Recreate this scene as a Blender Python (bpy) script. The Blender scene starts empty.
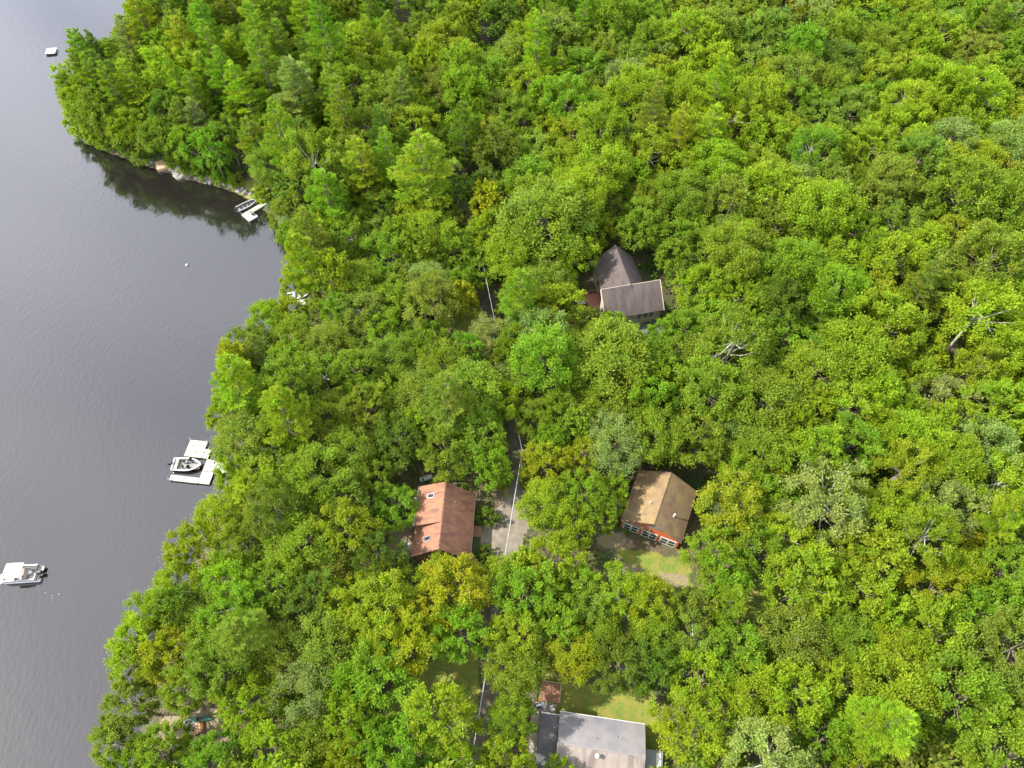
import bpy, bmesh, math, random
import numpy as np
from mathutils import Vector, Matrix, noise as mnoise

R_ = math.radians
rng = np.random.default_rng(7)
random.seed(7)
C = bpy.context.scene.collection
SC = bpy.context.scene

# ------------------------------------------------------------------ camera
CAM_H, PITCH, FPX = 112.0, R_(57), 723.0
cam_d = bpy.data.cameras.new('camera'); cam = bpy.data.objects.new('camera', cam_d); C.objects.link(cam)
cam.location = (0, 0, CAM_H); cam.rotation_euler = (R_(33), 0, 0)
cam_d.sensor_width = 36; cam_d.lens = 36 * FPX / 1024; cam_d.clip_start = 1; cam_d.clip_end = 8000
SC.camera = cam
CP, SP = math.cos(PITCH), math.sin(PITCH)

def at(px, py, z=0.0):
    a = (px - 512) / FPX; b = (py - 384) / FPX
    t = (z - CAM_H) / (-SP - b * CP)
    return Vector((a * t, (CP - b * SP) * t, z))

def project(x, y, z):
    z = z - CAM_H
    d = y * CP - z * SP; u = y * SP + z * CP
    return 512 + FPX * x / d, 384 - FPX * u / d, d

# ------------------------------------------------------------------ materials
def mat(name):
    m = bpy.data.materials.new(name); m.use_nodes = True
    nt = m.node_tree; nt.nodes.clear()
    out = nt.nodes.new('ShaderNodeOutputMaterial')
    return m, nt, out

def nd(nt, typ, **kw):
    n = nt.nodes.new(typ)
    for k, v in kw.items():
        if k.startswith('i_'):
            key = k[2:].replace('_', ' ')
            n.inputs[key].default_value = v
        else:
            setattr(n, k, v)
    return n

def c4(c): return (c[0], c[1], c[2], 1)

def surf(name, c1, c2=None, scale=3.0, rough=0.7, c3=None, scale2=0.5, bump=0.0, metal=0.0, stretch=(1, 1, 1), contrast=(0.35, 0.65)):
    """painted/natural surface: two colours mixed by noise, a third in broad stains"""
    m, nt, out = mat(name); L = nt.links.new
    p = nd(nt, 'ShaderNodeBsdfPrincipled'); p.inputs['Roughness'].default_value = rough; p.inputs['Metallic'].default_value = metal
    if c2 is None: c2 = tuple(v * 0.82 for v in c1)
    tc = nd(nt, 'ShaderNodeTexCoord'); mp = nd(nt, 'ShaderNodeMapping'); mp.inputs['Scale'].default_value = stretch
    L(tc.outputs['Object'], mp.inputs['Vector'])
    n1 = nd(nt, 'ShaderNodeTexNoise'); n1.inputs['Scale'].default_value = scale; n1.inputs['Detail'].default_value = 5
    L(mp.outputs[0], n1.inputs['Vector'])
    r1 = nd(nt, 'ShaderNodeMapRange'); r1.inputs[1].default_value = contrast[0]; r1.inputs[2].default_value = contrast[1]
    L(n1.outputs['Fac'], r1.inputs[0])
    mx = nd(nt, 'ShaderNodeMix', data_type='RGBA'); mx.inputs[6].default_value = c4(c1); mx.inputs[7].default_value = c4(c2)
    L(r1.outputs[0], mx.inputs[0]); col = mx.outputs[2]
    if c3 is not None:
        n2 = nd(nt, 'ShaderNodeTexNoise'); n2.inputs['Scale'].default_value = scale2; n2.inputs['Detail'].default_value = 4
        L(mp.outputs[0], n2.inputs['Vector'])
        r2 = nd(nt, 'ShaderNodeMapRange'); r2.inputs[1].default_value = 0.48; r2.inputs[2].default_value = 0.68
        L(n2.outputs['Fac'], r2.inputs[0])
        m2 = nd(nt, 'ShaderNodeMix', data_type='RGBA'); m2.inputs[7].default_value = c4(c3)
        L(col, m2.inputs[6]); L(r2.outputs[0], m2.inputs[0]); col = m2.outputs[2]
    L(col, p.inputs['Base Color'])
    if bump:
        b = nd(nt, 'ShaderNodeBump'); b.inputs['Strength'].default_value = bump; b.inputs['Distance'].default_value = 0.05
        L(n1.outputs['Fac'], b.inputs['Height']); L(b.outputs[0], p.inputs['Normal'])
    L(p.outputs[0], out.inputs['Surface'])
    return m

def leaf_material(name, use_object=True, trans=0.46):
    m, nt, out = mat(name); L = nt.links.new
    at_ = nd(nt, 'ShaderNodeAttribute', attribute_name='tint')
    col = at_.outputs['Color']
    if use_object:
        oi = nd(nt, 'ShaderNodeObjectInfo')
        mx = nd(nt, 'ShaderNodeMix', data_type='RGBA', blend_type='MULTIPLY'); mx.inputs[0].default_value = 1
        L(oi.outputs['Color'], mx.inputs[6]); L(col, mx.inputs[7]); col = mx.outputs[2]
    p = nd(nt, 'ShaderNodeBsdfPrincipled'); p.inputs['Roughness'].default_value = 0.55
    p.inputs['Specular IOR Level'].default_value = 0.12
    L(col, p.inputs['Base Color'])
    tr = nd(nt, 'ShaderNodeBsdfTranslucent')
    hs = nd(nt, 'ShaderNodeMix', data_type='RGBA', blend_type='MULTIPLY'); hs.inputs[0].default_value = 1
    hs.inputs[7].default_value = (1.22, 1.6, 0.42, 1)
    L(col, hs.inputs[6]); L(hs.outputs[2], tr.inputs['Color'])
    ms = nd(nt, 'ShaderNodeMixShader'); ms.inputs[0].default_value = trans
    L(p.outputs[0], ms.inputs[1]); L(tr.outputs[0], ms.inputs[2]); L(ms.outputs[0], out.inputs['Surface'])
    return m

M = {}
M['leaf'] = leaf_material('foliage')
M['needle'] = leaf_material('needles', trans=0.40)
M['bark'] = surf('bark', (0.10, 0.08, 0.055), (0.16, 0.13, 0.09), 4, 0.9)
M['pale_bark'] = surf('pale_bark', (0.40, 0.375, 0.33), (0.26, 0.235, 0.20), 3, 0.85)
M['dead_wood'] = surf('dead_wood', (0.36, 0.325, 0.275), (0.23, 0.2, 0.17), 3, 0.9)
M['red_roof'] = surf('red_roof_shingle', (0.25, 0.118, 0.064), (0.19, 0.09, 0.052), 1.3, 0.85, c3=(0.135, 0.062, 0.045), scale2=0.55, bump=0.3, stretch=(0.6, 2.4, 1))
M['tan_roof'] = surf('tan_roof_shingle', (0.20, 0.138, 0.062), (0.15, 0.098, 0.048), 0.9, 0.9, c3=(0.13, 0.08, 0.05), scale2=0.45, bump=0.3, stretch=(0.9, 0.8, 1))
M['grey_roof'] = surf('grey_roof_shingle', (0.074, 0.057, 0.052), (0.052, 0.041, 0.039), 1.2, 0.9, c3=(0.098, 0.075, 0.063), scale2=0.35, bump=0.3, stretch=(2.2, 0.5, 1))
M['pale_roof'] = surf('pale_sheet_roof', (0.205, 0.193, 0.193), (0.168, 0.157, 0.16), 0.7, 0.8, c3=(0.132, 0.127, 0.15), scale2=0.22, bump=0.1)
M['brown_roof'] = surf('brown_sheet_roof', (0.235, 0.20, 0.175), (0.17, 0.14, 0.125), 0.8, 0.8, c3=(0.12, 0.09, 0.085), scale2=0.4, stretch=(2, 0.5, 1))
M['dark_roof'] = surf('dark_felt_roof', (0.06, 0.06, 0.063), (0.09, 0.087, 0.087), 1.1, 0.85, c3=(0.13, 0.125, 0.125), scale2=0.5)
M['slate_roof'] = surf('slate_sheet', (0.20, 0.205, 0.21), (0.16, 0.165, 0.17), 1.1, 0.8)
M['orange_wall'] = surf('orange_board_wall', (0.52, 0.13, 0.032), (0.42, 0.10, 0.03), 6, 0.7, stretch=(1, 1, 6))
M['brown_wall'] = surf('brown_board_wall', (0.22, 0.12, 0.07), (0.16, 0.09, 0.055), 6, 0.8, stretch=(1, 1, 6))
M['cream_wall'] = surf('cream_wall', (0.46, 0.41, 0.31), (0.38, 0.33, 0.25), 2.5, 0.7, c3=(0.3, 0.26, 0.2), scale2=0.6)
M['grey_wall'] = surf('grey_wall', (0.27, 0.25, 0.22), (0.21, 0.19, 0.17), 5, 0.8)
M['white_trim'] = surf('white_trim', (0.52, 0.51, 0.49), (0.44, 0.43, 0.41), 4, 0.5)
M['white_wall'] = surf('white_wall', (0.70, 0.69, 0.66), (0.6, 0.59, 0.56), 3, 0.6)
M['white_deck'] = surf('white_dock_deck', (0.365, 0.36, 0.29), (0.315, 0.31, 0.25), 5, 0.7, c3=(0.27, 0.265, 0.215), scale2=1.2)
M['black'] = surf('black_plastic', (0.03, 0.03, 0.033), (0.02, 0.02, 0.022), 5, 0.4)
M['glass'] = surf('dark_glass', (0.02, 0.025, 0.03), (0.03, 0.035, 0.04), 2, 0.08)
M['metal'] = surf('grey_metal', (0.45, 0.45, 0.45), (0.35, 0.35, 0.35), 6, 0.4, metal=0.6)
M['louvre'] = surf('grey_louvre', (0.17, 0.18, 0.2), (0.12, 0.13, 0.14), 8, 0.6)
M['tan_wood'] = surf('tan_timber', (0.44, 0.30, 0.19), (0.34, 0.22, 0.13), 5, 0.8, stretch=(1, 6, 1))
M['red_wood'] = surf('red_brown_timber', (0.23, 0.085, 0.06), (0.16, 0.06, 0.045), 5, 0.8, stretch=(6, 1, 1))
M['rust_wood'] = surf('rust_timber', (0.26, 0.13, 0.07), (0.18, 0.085, 0.05), 5, 0.8, stretch=(6, 1, 1))
M['grey_wood'] = surf('weathered_timber', (0.35, 0.30, 0.25), (0.25, 0.21, 0.18), 5, 0.9, stretch=(1, 6, 1))
M['rock'] = surf('shore_rock', (0.30, 0.275, 0.235), (0.2, 0.18, 0.155), 2.5, 0.9, c3=(0.14, 0.12, 0.095), scale2=1.2, bump=0.5)
M['boat_white'] = surf('boat_white', (0.46, 0.455, 0.45), (0.40, 0.395, 0.39), 2, 0.3)
M['boat_dark'] = surf('boat_dark_hull', (0.045, 0.04, 0.055), (0.03, 0.03, 0.04), 2, 0.3)
M['boat_grey'] = surf('boat_grey', (0.22, 0.21, 0.21), (0.17, 0.165, 0.17), 4, 0.6)
M['boat_tan'] = surf('boat_tan_seat', (0.27, 0.245, 0.20), (0.2, 0.18, 0.15), 4, 0.6)
M['canvas'] = surf('cream_canvas', (0.43, 0.40, 0.335), (0.38, 0.355, 0.30), 2, 0.8)
M['alu'] = surf('aluminium', (0.6, 0.6, 0.62), (0.5, 0.5, 0.52), 6, 0.35, metal=0.5)
M['green_plastic'] = surf('green_plastic', (0.05, 0.17, 0.10), (0.04, 0.14, 0.08), 3, 0.4)
M['orange_plastic'] = surf('orange_plastic', (0.33, 0.15, 0.06), (0.26, 0.12, 0.05), 3, 0.5)
M['grey_plastic'] = surf('grey_plastic', (0.30, 0.30, 0.31), (0.24, 0.24, 0.25), 3, 0.4)
M['foam'] = surf('white_foam', (0.44, 0.44, 0.44), (0.38, 0.38, 0.39), 6, 0.9)

def driveway_material():
    m = surf('gravel', (0.205, 0.175, 0.14), (0.145, 0.122, 0.098), 1.2, 0.95, c3=(0.10, 0.098, 0.06), scale2=0.55, bump=0.4)
    return m
M['gravel'] = driveway_material()
M['lane'] = surf('packed_earth_lane', (0.14, 0.115, 0.085), (0.09, 0.075, 0.055), 1.2, 0.95, c3=(0.07, 0.085, 0.025), scale2=0.3, bump=0.3)

def ground_material():
    m, nt, out = mat('forest_floor'); L = nt.links.new
    tc = nd(nt, 'ShaderNodeTexCoord')
    def noise(s, d=5):
        n = nd(nt, 'ShaderNodeTexNoise'); n.inputs['Scale'].default_value = s; n.inputs['Detail'].default_value = d
        L(tc.outputs['Object'], n.inputs['Vector']); return n.outputs['Fac']
    def mix(fac, a, b):
        x = nd(nt, 'ShaderNodeMix', data_type='RGBA')
        for sock, v in ((6, a), (7, b)):
            if isinstance(v, tuple): x.inputs[sock].default_value = c4(v)
            else: L(v, x.inputs[sock])
        L(fac, x.inputs[0]); return x.outputs[2]
    def ramp(v, lo, hi):
        r = nd(nt, 'ShaderNodeMapRange'); r.inputs[1].default_value = lo; r.inputs[2].default_value = hi; L(v, r.inputs[0]); return r.outputs[0]
    fine = noise(2.4); broad = noise(0.16); mid = noise(0.7)
    litter = mix(ramp(fine, .35, .65), (0.065, 0.052, 0.03), (0.11, 0.08, 0.045))
    litter = mix(ramp(broad, .45, .6), litter, (0.045, 0.065, 0.018))
    grass = mix(ramp(fine, .3, .7), (0.085, 0.135, 0.018), (0.15, 0.18, 0.025))
    grass = mix(ramp(mid, .42, .66), grass, (0.19, 0.17, 0.032))
    dirt = mix(ramp(fine, .3, .7), (0.24, 0.19, 0.125), (0.16, 0.125, 0.08))
    dirt = mix(ramp(mid, .5, .7), dirt, (0.19, 0.19, 0.05))
    bed = mix(ramp(mid, .35, .65), (0.14, 0.062, 0.026), (0.06, 0.035, 0.02))
    def masked(base, over, name):
        a = nd(nt, 'ShaderNodeAttribute', attribute_name=name)
        ad = nd(nt, 'ShaderNodeMath', operation='ADD'); L(a.outputs['Fac'], ad.inputs[0])
        sb = nd(nt, 'ShaderNodeMath', operation='MULTIPLY_ADD'); L(mid, sb.inputs[0]); sb.inputs[1].default_value = 0.9; sb.inputs[2].default_value = -0.45
        L(sb.outputs[0], ad.inputs[1])
        return mix(ramp(ad.outputs[0], .42, .58), base, over)
    col = masked(litter, grass, 'lawn')
    col = masked(col, dirt, 'dirt')
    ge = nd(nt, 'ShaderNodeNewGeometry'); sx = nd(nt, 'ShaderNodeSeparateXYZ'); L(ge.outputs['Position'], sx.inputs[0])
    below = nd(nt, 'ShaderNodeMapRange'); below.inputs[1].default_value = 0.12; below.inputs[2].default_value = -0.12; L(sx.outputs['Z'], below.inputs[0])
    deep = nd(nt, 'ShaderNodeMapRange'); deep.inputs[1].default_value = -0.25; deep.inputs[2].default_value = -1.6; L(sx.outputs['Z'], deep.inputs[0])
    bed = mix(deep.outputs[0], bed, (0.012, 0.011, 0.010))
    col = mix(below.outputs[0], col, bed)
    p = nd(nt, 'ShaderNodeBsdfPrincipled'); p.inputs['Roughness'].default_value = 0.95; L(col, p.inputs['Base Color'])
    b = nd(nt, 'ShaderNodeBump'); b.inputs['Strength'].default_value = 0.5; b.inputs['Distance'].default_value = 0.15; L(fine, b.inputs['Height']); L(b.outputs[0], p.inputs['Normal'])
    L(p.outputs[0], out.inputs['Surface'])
    return m
M['ground'] = ground_material()

def water_material():
    m, nt, out = mat('lake_water'); L = nt.links.new
    tc = nd(nt, 'ShaderNodeTexCoord')
    def wave(scale, sc, rot, detail=3):
        mp = nd(nt, 'ShaderNodeMapping'); mp.inputs['Scale'].default_value = sc; mp.inputs['Rotation'].default_value = (0, 0, rot)
        L(tc.outputs['Object'], mp.inputs['Vector'])
        n = nd(nt, 'ShaderNodeTexNoise'); n.inputs['Scale'].default_value = scale; n.inputs['Detail'].default_value = detail
        L(mp.outputs[0], n.inputs['Vector']); return n.outputs['Fac']
    w1 = wave(1.5, (1.0, 0.42, 1), R_(-28), 2); w2 = wave(0.33, (1.0, 0.45, 1), R_(-50), 2)
    ad = nd(nt, 'ShaderNodeMath', operation='MULTIPLY_ADD'); L(w2, ad.inputs[0]); ad.inputs[1].default_value = 0.5; L(w1, ad.inputs[2])
    b = nd(nt, 'ShaderNodeBump'); b.inputs['Strength'].default_value = 0.45; b.inputs['Distance'].default_value = 0.062; L(ad.outputs[0], b.inputs['Height'])
    fr = nd(nt, 'ShaderNodeFresnel'); fr.inputs['IOR'].default_value = WATER_IOR; L(b.outputs[0], fr.inputs['Normal'])
    gl = nd(nt, 'ShaderNodeBsdfGlossy'); gl.inputs['Roughness'].default_value = 0.07; gl.inputs['Color'].default_value = (1.0, 0.97, 0.96, 1); L(b.outputs[0], gl.inputs['Normal'])
    df = nd(nt, 'ShaderNodeBsdfDiffuse'); df.inputs['Color'].default_value = c4(WATER_BODY); L(b.outputs[0], df.inputs['Normal'])
    tr = nd(nt, 'ShaderNodeBsdfTransparent'); tr.inputs['Color'].default_value = (0.62, 0.5, 0.36, 1)
    body = nd(nt, 'ShaderNodeMixShader'); body.inputs[0].default_value = 0.55; L(df.outputs[0], body.inputs[1]); L(tr.outputs[0], body.inputs[2])
    ms = nd(nt, 'ShaderNodeMixShader'); L(fr.outputs[0], ms.inputs[0]); L(body.outputs[0], ms.inputs[1]); L(gl.outputs[0], ms.inputs[2])
    L(ms.outputs[0], out.inputs['Surface'])
    return m
WATER_IOR, WATER_BODY = 1.95, (0.022, 0.02, 0.018)
M['water'] = water_material()

# ------------------------------------------------------------------ object helpers
class MB:
    def __init__(self): self.v = []; self.f = []
    def add(self, vs, fs):
        n = len(self.v); self.v += [tuple(v) for v in vs]; self.f += [tuple(i + n for i in f) for f in fs]; return self
    def box(self, cx, cy, cz, sx, sy, sz, rz=0.0, taper=1.0):
        c, s = math.cos(rz), math.sin(rz); vs = []
        for k, t in ((-1, 1.0), (1, taper)):
            for i, j in ((-1, -1), (1, -1), (1, 1), (-1, 1)):
                x, y = i * sx / 2 * t, j * sy / 2 * t
                vs.append((cx + c * x - s * y, cy + s * x + c * y, cz + k * sz / 2))
        return self.add(vs, [(3, 2, 1, 0), (4, 5, 6, 7), (0, 1, 5, 4), (1, 2, 6, 5), (2, 3, 7, 6), (3, 0, 4, 7)])
    def prism(self, poly, axis_from, axis_to, frame):
        """poly: list of (a,b); frame(a,b,t)->xyz ; extruded between t0 and t1"""
        n = len(poly)
        vs = [frame(a, b, axis_from) for a, b in poly] + [frame(a, b, axis_to) for a, b in poly]
        fs = [tuple(range(n - 1, -1, -1)), tuple(range(n, 2 * n))] + [(i, (i + 1) % n, n + (i + 1) % n, n + i) for i in range(n)]
        return self.add(vs, fs)
    def tube(self, pts, radii, sides=6, cap=True):
        pts = [Vector(p) for p in pts]; n0 = len(self.v); rings = []
        for i, p in enumerate(pts):
            a = pts[max(i - 1, 0)]; b = pts[min(i + 1, len(pts) - 1)]; d = (b - a)
            d = d.normalized() if d.length > 1e-6 else Vector((0, 0, 1))
            u = d.orthogonal().normalized() if abs(d.z) > .9 else d.cross(Vector((0, 0, 1))).normalized()
            w = d.cross(u)
            r = radii[i] if hasattr(radii, '__len__') else radii
            for k in range(sides):
                t = 2 * math.pi * k / sides
                self.v.append(tuple(p + (u * math.cos(t) + w * math.sin(t)) * r))
        for i in range(len(pts) - 1):
            for k in range(sides):
                a = n0 + i * sides + k; b = n0 + i * sides + (k + 1) % sides
                self.f.append((a, b, b + sides, a + sides))
        if cap:
            self.f.append(tuple(n0 + k for k in reversed(range(sides))))
            e = n0 + (len(pts) - 1) * sides; self.f.append(tuple(e + k for k in range(sides)))
        return self
    def mesh(self, name, m, smooth=False):
        me = bpy.data.meshes.new(name); me.from_pydata(self.v, [], self.f); me.materials.append(m)
        bm = bmesh.new(); bm.from_mesh(me); bmesh.ops.recalc_face_normals(bm, faces=bm.faces)
        bm.to_mesh(me); bm.free()
        if smooth: me.polygons.foreach_set('use_smooth', [True] * len(me.polygons))
        me.update(); return me
    def build(self, name, m, parent=None, smooth=False):
        return link(name, self.mesh(name, m, smooth), parent)

def link(name, me, parent=None):
    o = bpy.data.objects.new(name, me); C.objects.link(o)
    if parent is not None: o.parent = parent
    return o

def tag(o, label=None, cat=None, group=None, kind=None):
    if label: o['label'] = label
    if cat: o['category'] = cat
    if group: o['group'] = group
    if kind: o['kind'] = kind
    return o

def thing(name, loc, rz=0.0, label=None, cat=None, group=None):
    o = bpy.data.objects.new(name, None); C.objects.link(o); o.empty_display_size = 0.3
    o.location = loc; o.rotation_euler = (0, 0, rz)
    return tag(o, label, cat, group)

# ------------------------------------------------------------------ terrain
SHORE = [(-53, -90), (-52, -40), (-52.2, 9.6), (-51.4, 30), (-49.8, 45), (-48.0, 56), (-48.2, 68), (-45.5, 78), (-42.3, 88), (-41.8, 94.5), (-43.2, 103), (-47.5, 111.5),
         (-55, 119.2), (-60.7, 123.4), (-67, 126.2), (-73, 128.0), (-83.2, 132.4), (-93, 136.8), (-101.5, 141.5), (-106, 150.5), (-105.5, 160), (-100, 172), (-95, 186), (-97, 205), (-112, 235), (-150, 300), (-190, 420), (-240, 900), (-260, 2600)]
SH = np.array(SHORE, float)

def shore_dist(x, y):
    """signed distance to the shoreline, positive on land"""
    x = np.asarray(x, float); y = np.asarray(y, float)
    best = np.full(x.shape, 1e9)
    for (ax, ay), (bx, by) in zip(SH[:-1], SH[1:]):
        dx, dy = bx - ax, by - ay
        t = np.clip(((x - ax) * dx + (y - ay) * dy) / (dx * dx + dy * dy), 0, 1)
        best = np.minimum(best, np.hypot(x - ax - t * dx, y - ay - t * dy))
    xs = np.interp(y, SH[:, 1], SH[:, 0])      # y is monotonic along the list
    return np.where(x > xs, best, -best)

PADS = [(-10.3, 42.8, 3.2, 8, 7), (23.3, 45, 4.2, 8, 8), (21.3, 87, 6.0, 11, 8), (12, 11, 2.8, 11, 8), (-0.5, 45, 3.3, 6, 6), (21, 37, 4.1, 6, 6)]

def ground_z(x, y):
    x = np.asarray(x, float); y = np.asarray(y, float)
    s = shore_dist(x, y)
    z = np.where(s > 0, 0.9 * (1 - np.exp(-np.maximum(s, 0) / 2.0)) + 2.2 * (1 - np.exp(-np.maximum(s, 0) / 32)) + 0.020 * np.maximum(s - 30, 0) + 0.00022 * np.maximum(np.maximum(s, 0) - 60, 0) ** 2 * (s < 400),
                 np.maximum(s * 0.16, -5.0))
    z = np.where(s > 400, 36, z)
    z = z + np.where(s > 3, 0.25 * np.sin(x * 0.23 + 1.3) * np.cos(y * 0.19), 0)
    for px, py, pz, r, f in PADS:
        d = np.hypot(x - px, y - py); w = 1 / (1 + np.exp((d - r) / (f * 0.22)))
        z = z * (1 - w) + pz * w
    return z

def gz(x, y): return float(ground_z(np.array([x]), np.array([y]))[0])

def inside(poly, x, y):
    x = np.asarray(x, float); y = np.asarray(y, float); r = np.zeros(x.shape, bool)
    n = len(poly)
    for i in range(n):
        ax, ay = poly[i]; bx, by = poly[(i + 1) % n]
        c = ((ay > y) != (by > y)) & (x < (bx - ax) * (y - ay) / ((by - ay) if by != ay else 1e-9) + ax)
        r ^= c
    return r

def poly_dist(poly, x, y):
    """signed: negative inside"""
    x = np.asarray(x, float); y = np.asarray(y, float); best = np.full(x.shape, 1e9); n = len(poly)
    for i in range(n):
        ax, ay = poly[i]; bx, by = poly[(i + 1) % n]; dx, dy = bx - ax, by - ay
        t = np.clip(((x - ax) * dx + (y - ay) * dy) / (dx * dx + dy * dy), 0, 1)
        best = np.minimum(best, np.hypot(x - ax - t * dx, y - ay - t * dy))
    return np.where(inside(poly, x, y), -best, best)

def gp(pts, z=3.5): return [tuple(at(px, py, z)[:2]) for px, py in pts]

LAWN = [gp([(398, 662), (478, 650), (478, 768), (462, 790), (380, 720)], 3), gp([(545, 672), (600, 690), (655, 690), (668, 760), (530, 760)], 3),
        gp([(505, 500), (540, 505), (545, 478), (500, 470)]), gp([(610, 545), (690, 560), (690, 590), (640, 585)], 4), gp([(690, 585), (790, 575), (775, 625), (700, 615)], 4.5),
        gp([(225, 185), (262, 178), (275, 196), (258, 200)], 1), gp([(470, 240), (500, 290), (505, 335), (450, 345), (440, 325)], 5)]
DIRT = [gp([(606, 568), (622, 560), (650, 572), (685, 574), (694, 588), (680, 588), (640, 576)], 4.2), gp([(388, 520), (414, 520), (410, 558), (386, 556)], 3.2),
        gp([(158, 712), (232, 706), (240, 742), (190, 744), (152, 738)], 2.2), gp([(594, 530), (622, 532), (640, 548), (600, 548)], 4.2), gp([(445, 320), (480, 322), (470, 345), (440, 342)], 5)]

def build_ground():
    xs = np.concatenate([[-2600, -1500, -800, -400, -240], np.arange(-170, 170.1, 1.25), [220, 320, 500, 900, 1600, 2600]])
    ys = np.concatenate([[-1200, -600, -250, -100, -50], np.arange(-25, 250.1, 1.25), [290, 360, 500, 800, 1400, 2600]])
    X, Y = np.meshgrid(xs, ys); Z = ground_z(X, Y)
    nx, ny = len(xs), len(ys)
    V = np.stack([X, Y, Z], -1).reshape(-1, 3)
    i = np.arange(nx * ny).reshape(ny, nx)
    F = np.stack([i[:-1, :-1], i[:-1, 1:], i[1:, 1:], i[1:, :-1]], -1).reshape(-1, 4)
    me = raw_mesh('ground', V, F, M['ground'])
    me.polygons.foreach_set('use_smooth', [True] * len(me.polygons))
    for nm, polys in (('lawn', LAWN), ('dirt', DIRT)):
        w = np.zeros(nx * ny)
        for p in polys:
            d = poly_dist(p, V[:, 0], V[:, 1]); w = np.maximum(w, np.clip(0.5 - d / 2.5, 0, 1))
        a = me.attributes.new(nm, 'FLOAT', 'POINT'); a.data.foreach_set('value', w.astype(np.float32))
    tag(link('ground', me), kind='structure')

def raw_mesh(name, V, F, m):
    V = np.asarray(V, np.float32); F = np.asarray(F, np.int32)
    me = bpy.data.meshes.new(name); k = F.shape[1]
    me.vertices.add(len(V)); me.vertices.foreach_set('co', V.ravel())
    me.loops.add(F.size); me.loops.foreach_set('vertex_index', F.ravel())
    me.polygons.add(len(F)); me.polygons.foreach_set('loop_start', np.arange(0, F.size, k, dtype=np.int32))
    me.update(calc_edges=True); me.materials.append(m)
    return me

build_ground()
wm = raw_mesh('water', [(-2600, -1200, 0), (400, -1200, 0), (400, 2600, 0), (-2600, 2600, 0)], [(0, 1, 2, 3)], M['water'])
# keep the water sheet to the lake: follow the shoreline a little way under the land
def build_water():
    V = []; F = []
    for i, (x, y) in enumerate(SHORE):
        V += [(-2600, y, 0), (x + 6 + 0.03 * max(0, y - 200), y, 0)]
        if i: F.append((2 * i - 2, 2 * i - 1, 2 * i + 1, 2 * i))
    me = raw_mesh('water', V, F, M['water']); tag(link('water', me), kind='structure')
bpy.data.meshes.remove(wm)
build_water()

def draped(name, poly, m, lift, step=0.6, rag=0.35, seed=0):
    """irregular-edged sheet that follows the ground"""
    P = np.array(poly); lo = P.min(0) - 1; hi = P.max(0) + 1
    xs = np.arange(lo[0], hi[0], step); ys = np.arange(lo[1], hi[1], step)
    X, Y = np.meshgrid(xs, ys)
    d = poly_dist(poly, X, Y)
    nz = np.sin(X * 2.1 + seed) * np.cos(Y * 1.7 + seed) * .5 + np.sin(X * 4.7 + Y * 3.9 + seed) * .35 + np.sin(X * 0.9 - Y * 1.1) * .5
    keep = (d + nz * rag) < 0
    Z = ground_z(X, Y) + lift
    idx = -np.ones(X.shape, int); V = []; F = []
    ny, nx = X.shape
    for a in range(ny - 1):
        for b in range(nx - 1):
            if keep[a, b]:
                q = []
                for (i, j) in ((a, b), (a, b + 1), (a + 1, b + 1), (a + 1, b)):
                    if idx[i, j] < 0: idx[i, j] = len(V); V.append((X[i, j], Y[i, j], Z[i, j]))
                    q.append(idx[i, j])
                F.append(q)
    me = raw_mesh(name, V, F, m); return tag(link(name, me), kind='structure')

DRIVE = gp([(499, 498), (520, 496), (529, 520), (522, 546), (507, 572), (494, 582), (490, 560), (478, 548), (480, 535), (490, 522)], 3.3)
draped('driveway', DRIVE, M['gravel'], 0.05, 0.35, 0.3, 1)
LANE1 = gp([(494, 575), (506, 578), (500, 640), (496, 700), (478, 768), (470, 800), (455, 800), (464, 768), (480, 690), (486, 640)], 3)
draped('lane', LANE1, M['lane'], 0.04, 0.4, 0.3, 2)
LANE2 = gp([(505, 495), (524, 492), (522, 440), (512, 390), (500, 335), (490, 280), (475, 215), (460, 150), (468, 90), (484, 60), (494, 18), (484, 18), (474, 55), (450, 90), (444, 150), (462, 220), (476, 285), (486, 340), (500, 395), (508, 440)], 4.5)
draped('forest_track', LANE2, M['lane'], 0.04, 0.5, 0.3, 3)

# ------------------------------------------------------------------ light
SUN_AZ = math.atan2(0.02, -1.0)      # direction towards the sun, measured from +x
SUN_EL = R_(44)
sl = bpy.data.lights.new('sun', 'SUN'); sl.energy = 4.6; sl.angle = R_(0.6); sl.color = (1.0, 0.94, 0.84)
so = bpy.data.objects.new('sun', sl); C.objects.link(so)
sd = Vector((math.cos(SUN_AZ) * math.cos(SUN_EL), math.sin(SUN_AZ) * math.cos(SUN_EL), math.sin(SUN_EL)))
so.rotation_euler = sd.to_track_quat('Z', 'Y').to_euler(); so.location = (-60, 40, 160)
w = bpy.data.worlds.new('World'); SC.world = w; w.use_nodes = True
nt = w.node_tree; nt.nodes.clear(); L = nt.links.new
wo = nt.nodes.new('ShaderNodeOutputWorld'); bg = nt.nodes.new('ShaderNodeBackground')
sky = nt.nodes.new('ShaderNodeTexSky'); sky.sky_type = 'NISHITA'; sky.sun_disc = False
sky.sun_elevation = SUN_EL; sky.sun_rotation = math.pi / 2 - SUN_AZ; sky.air_density = 1.0; sky.dust_density = 1.2; sky.ozone_density = 1.0
tcw = nt.nodes.new('ShaderNodeTexCoord'); nz = nt.nodes.new('ShaderNodeTexNoise'); nz.inputs['Scale'].default_value = 2.2; nz.inputs['Detail'].default_value = 6
mr = nt.nodes.new('ShaderNodeMapRange'); mr.inputs[1].default_value = 0.36; mr.inputs[2].default_value = 0.62; mr.inputs[3].default_value = 0.35; mr.inputs[4].default_value = 0.9
sxyz = nt.nodes.new('ShaderNodeSeparateXYZ'); L(tcw.outputs['Generated'], sxyz.inputs[0])
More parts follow.
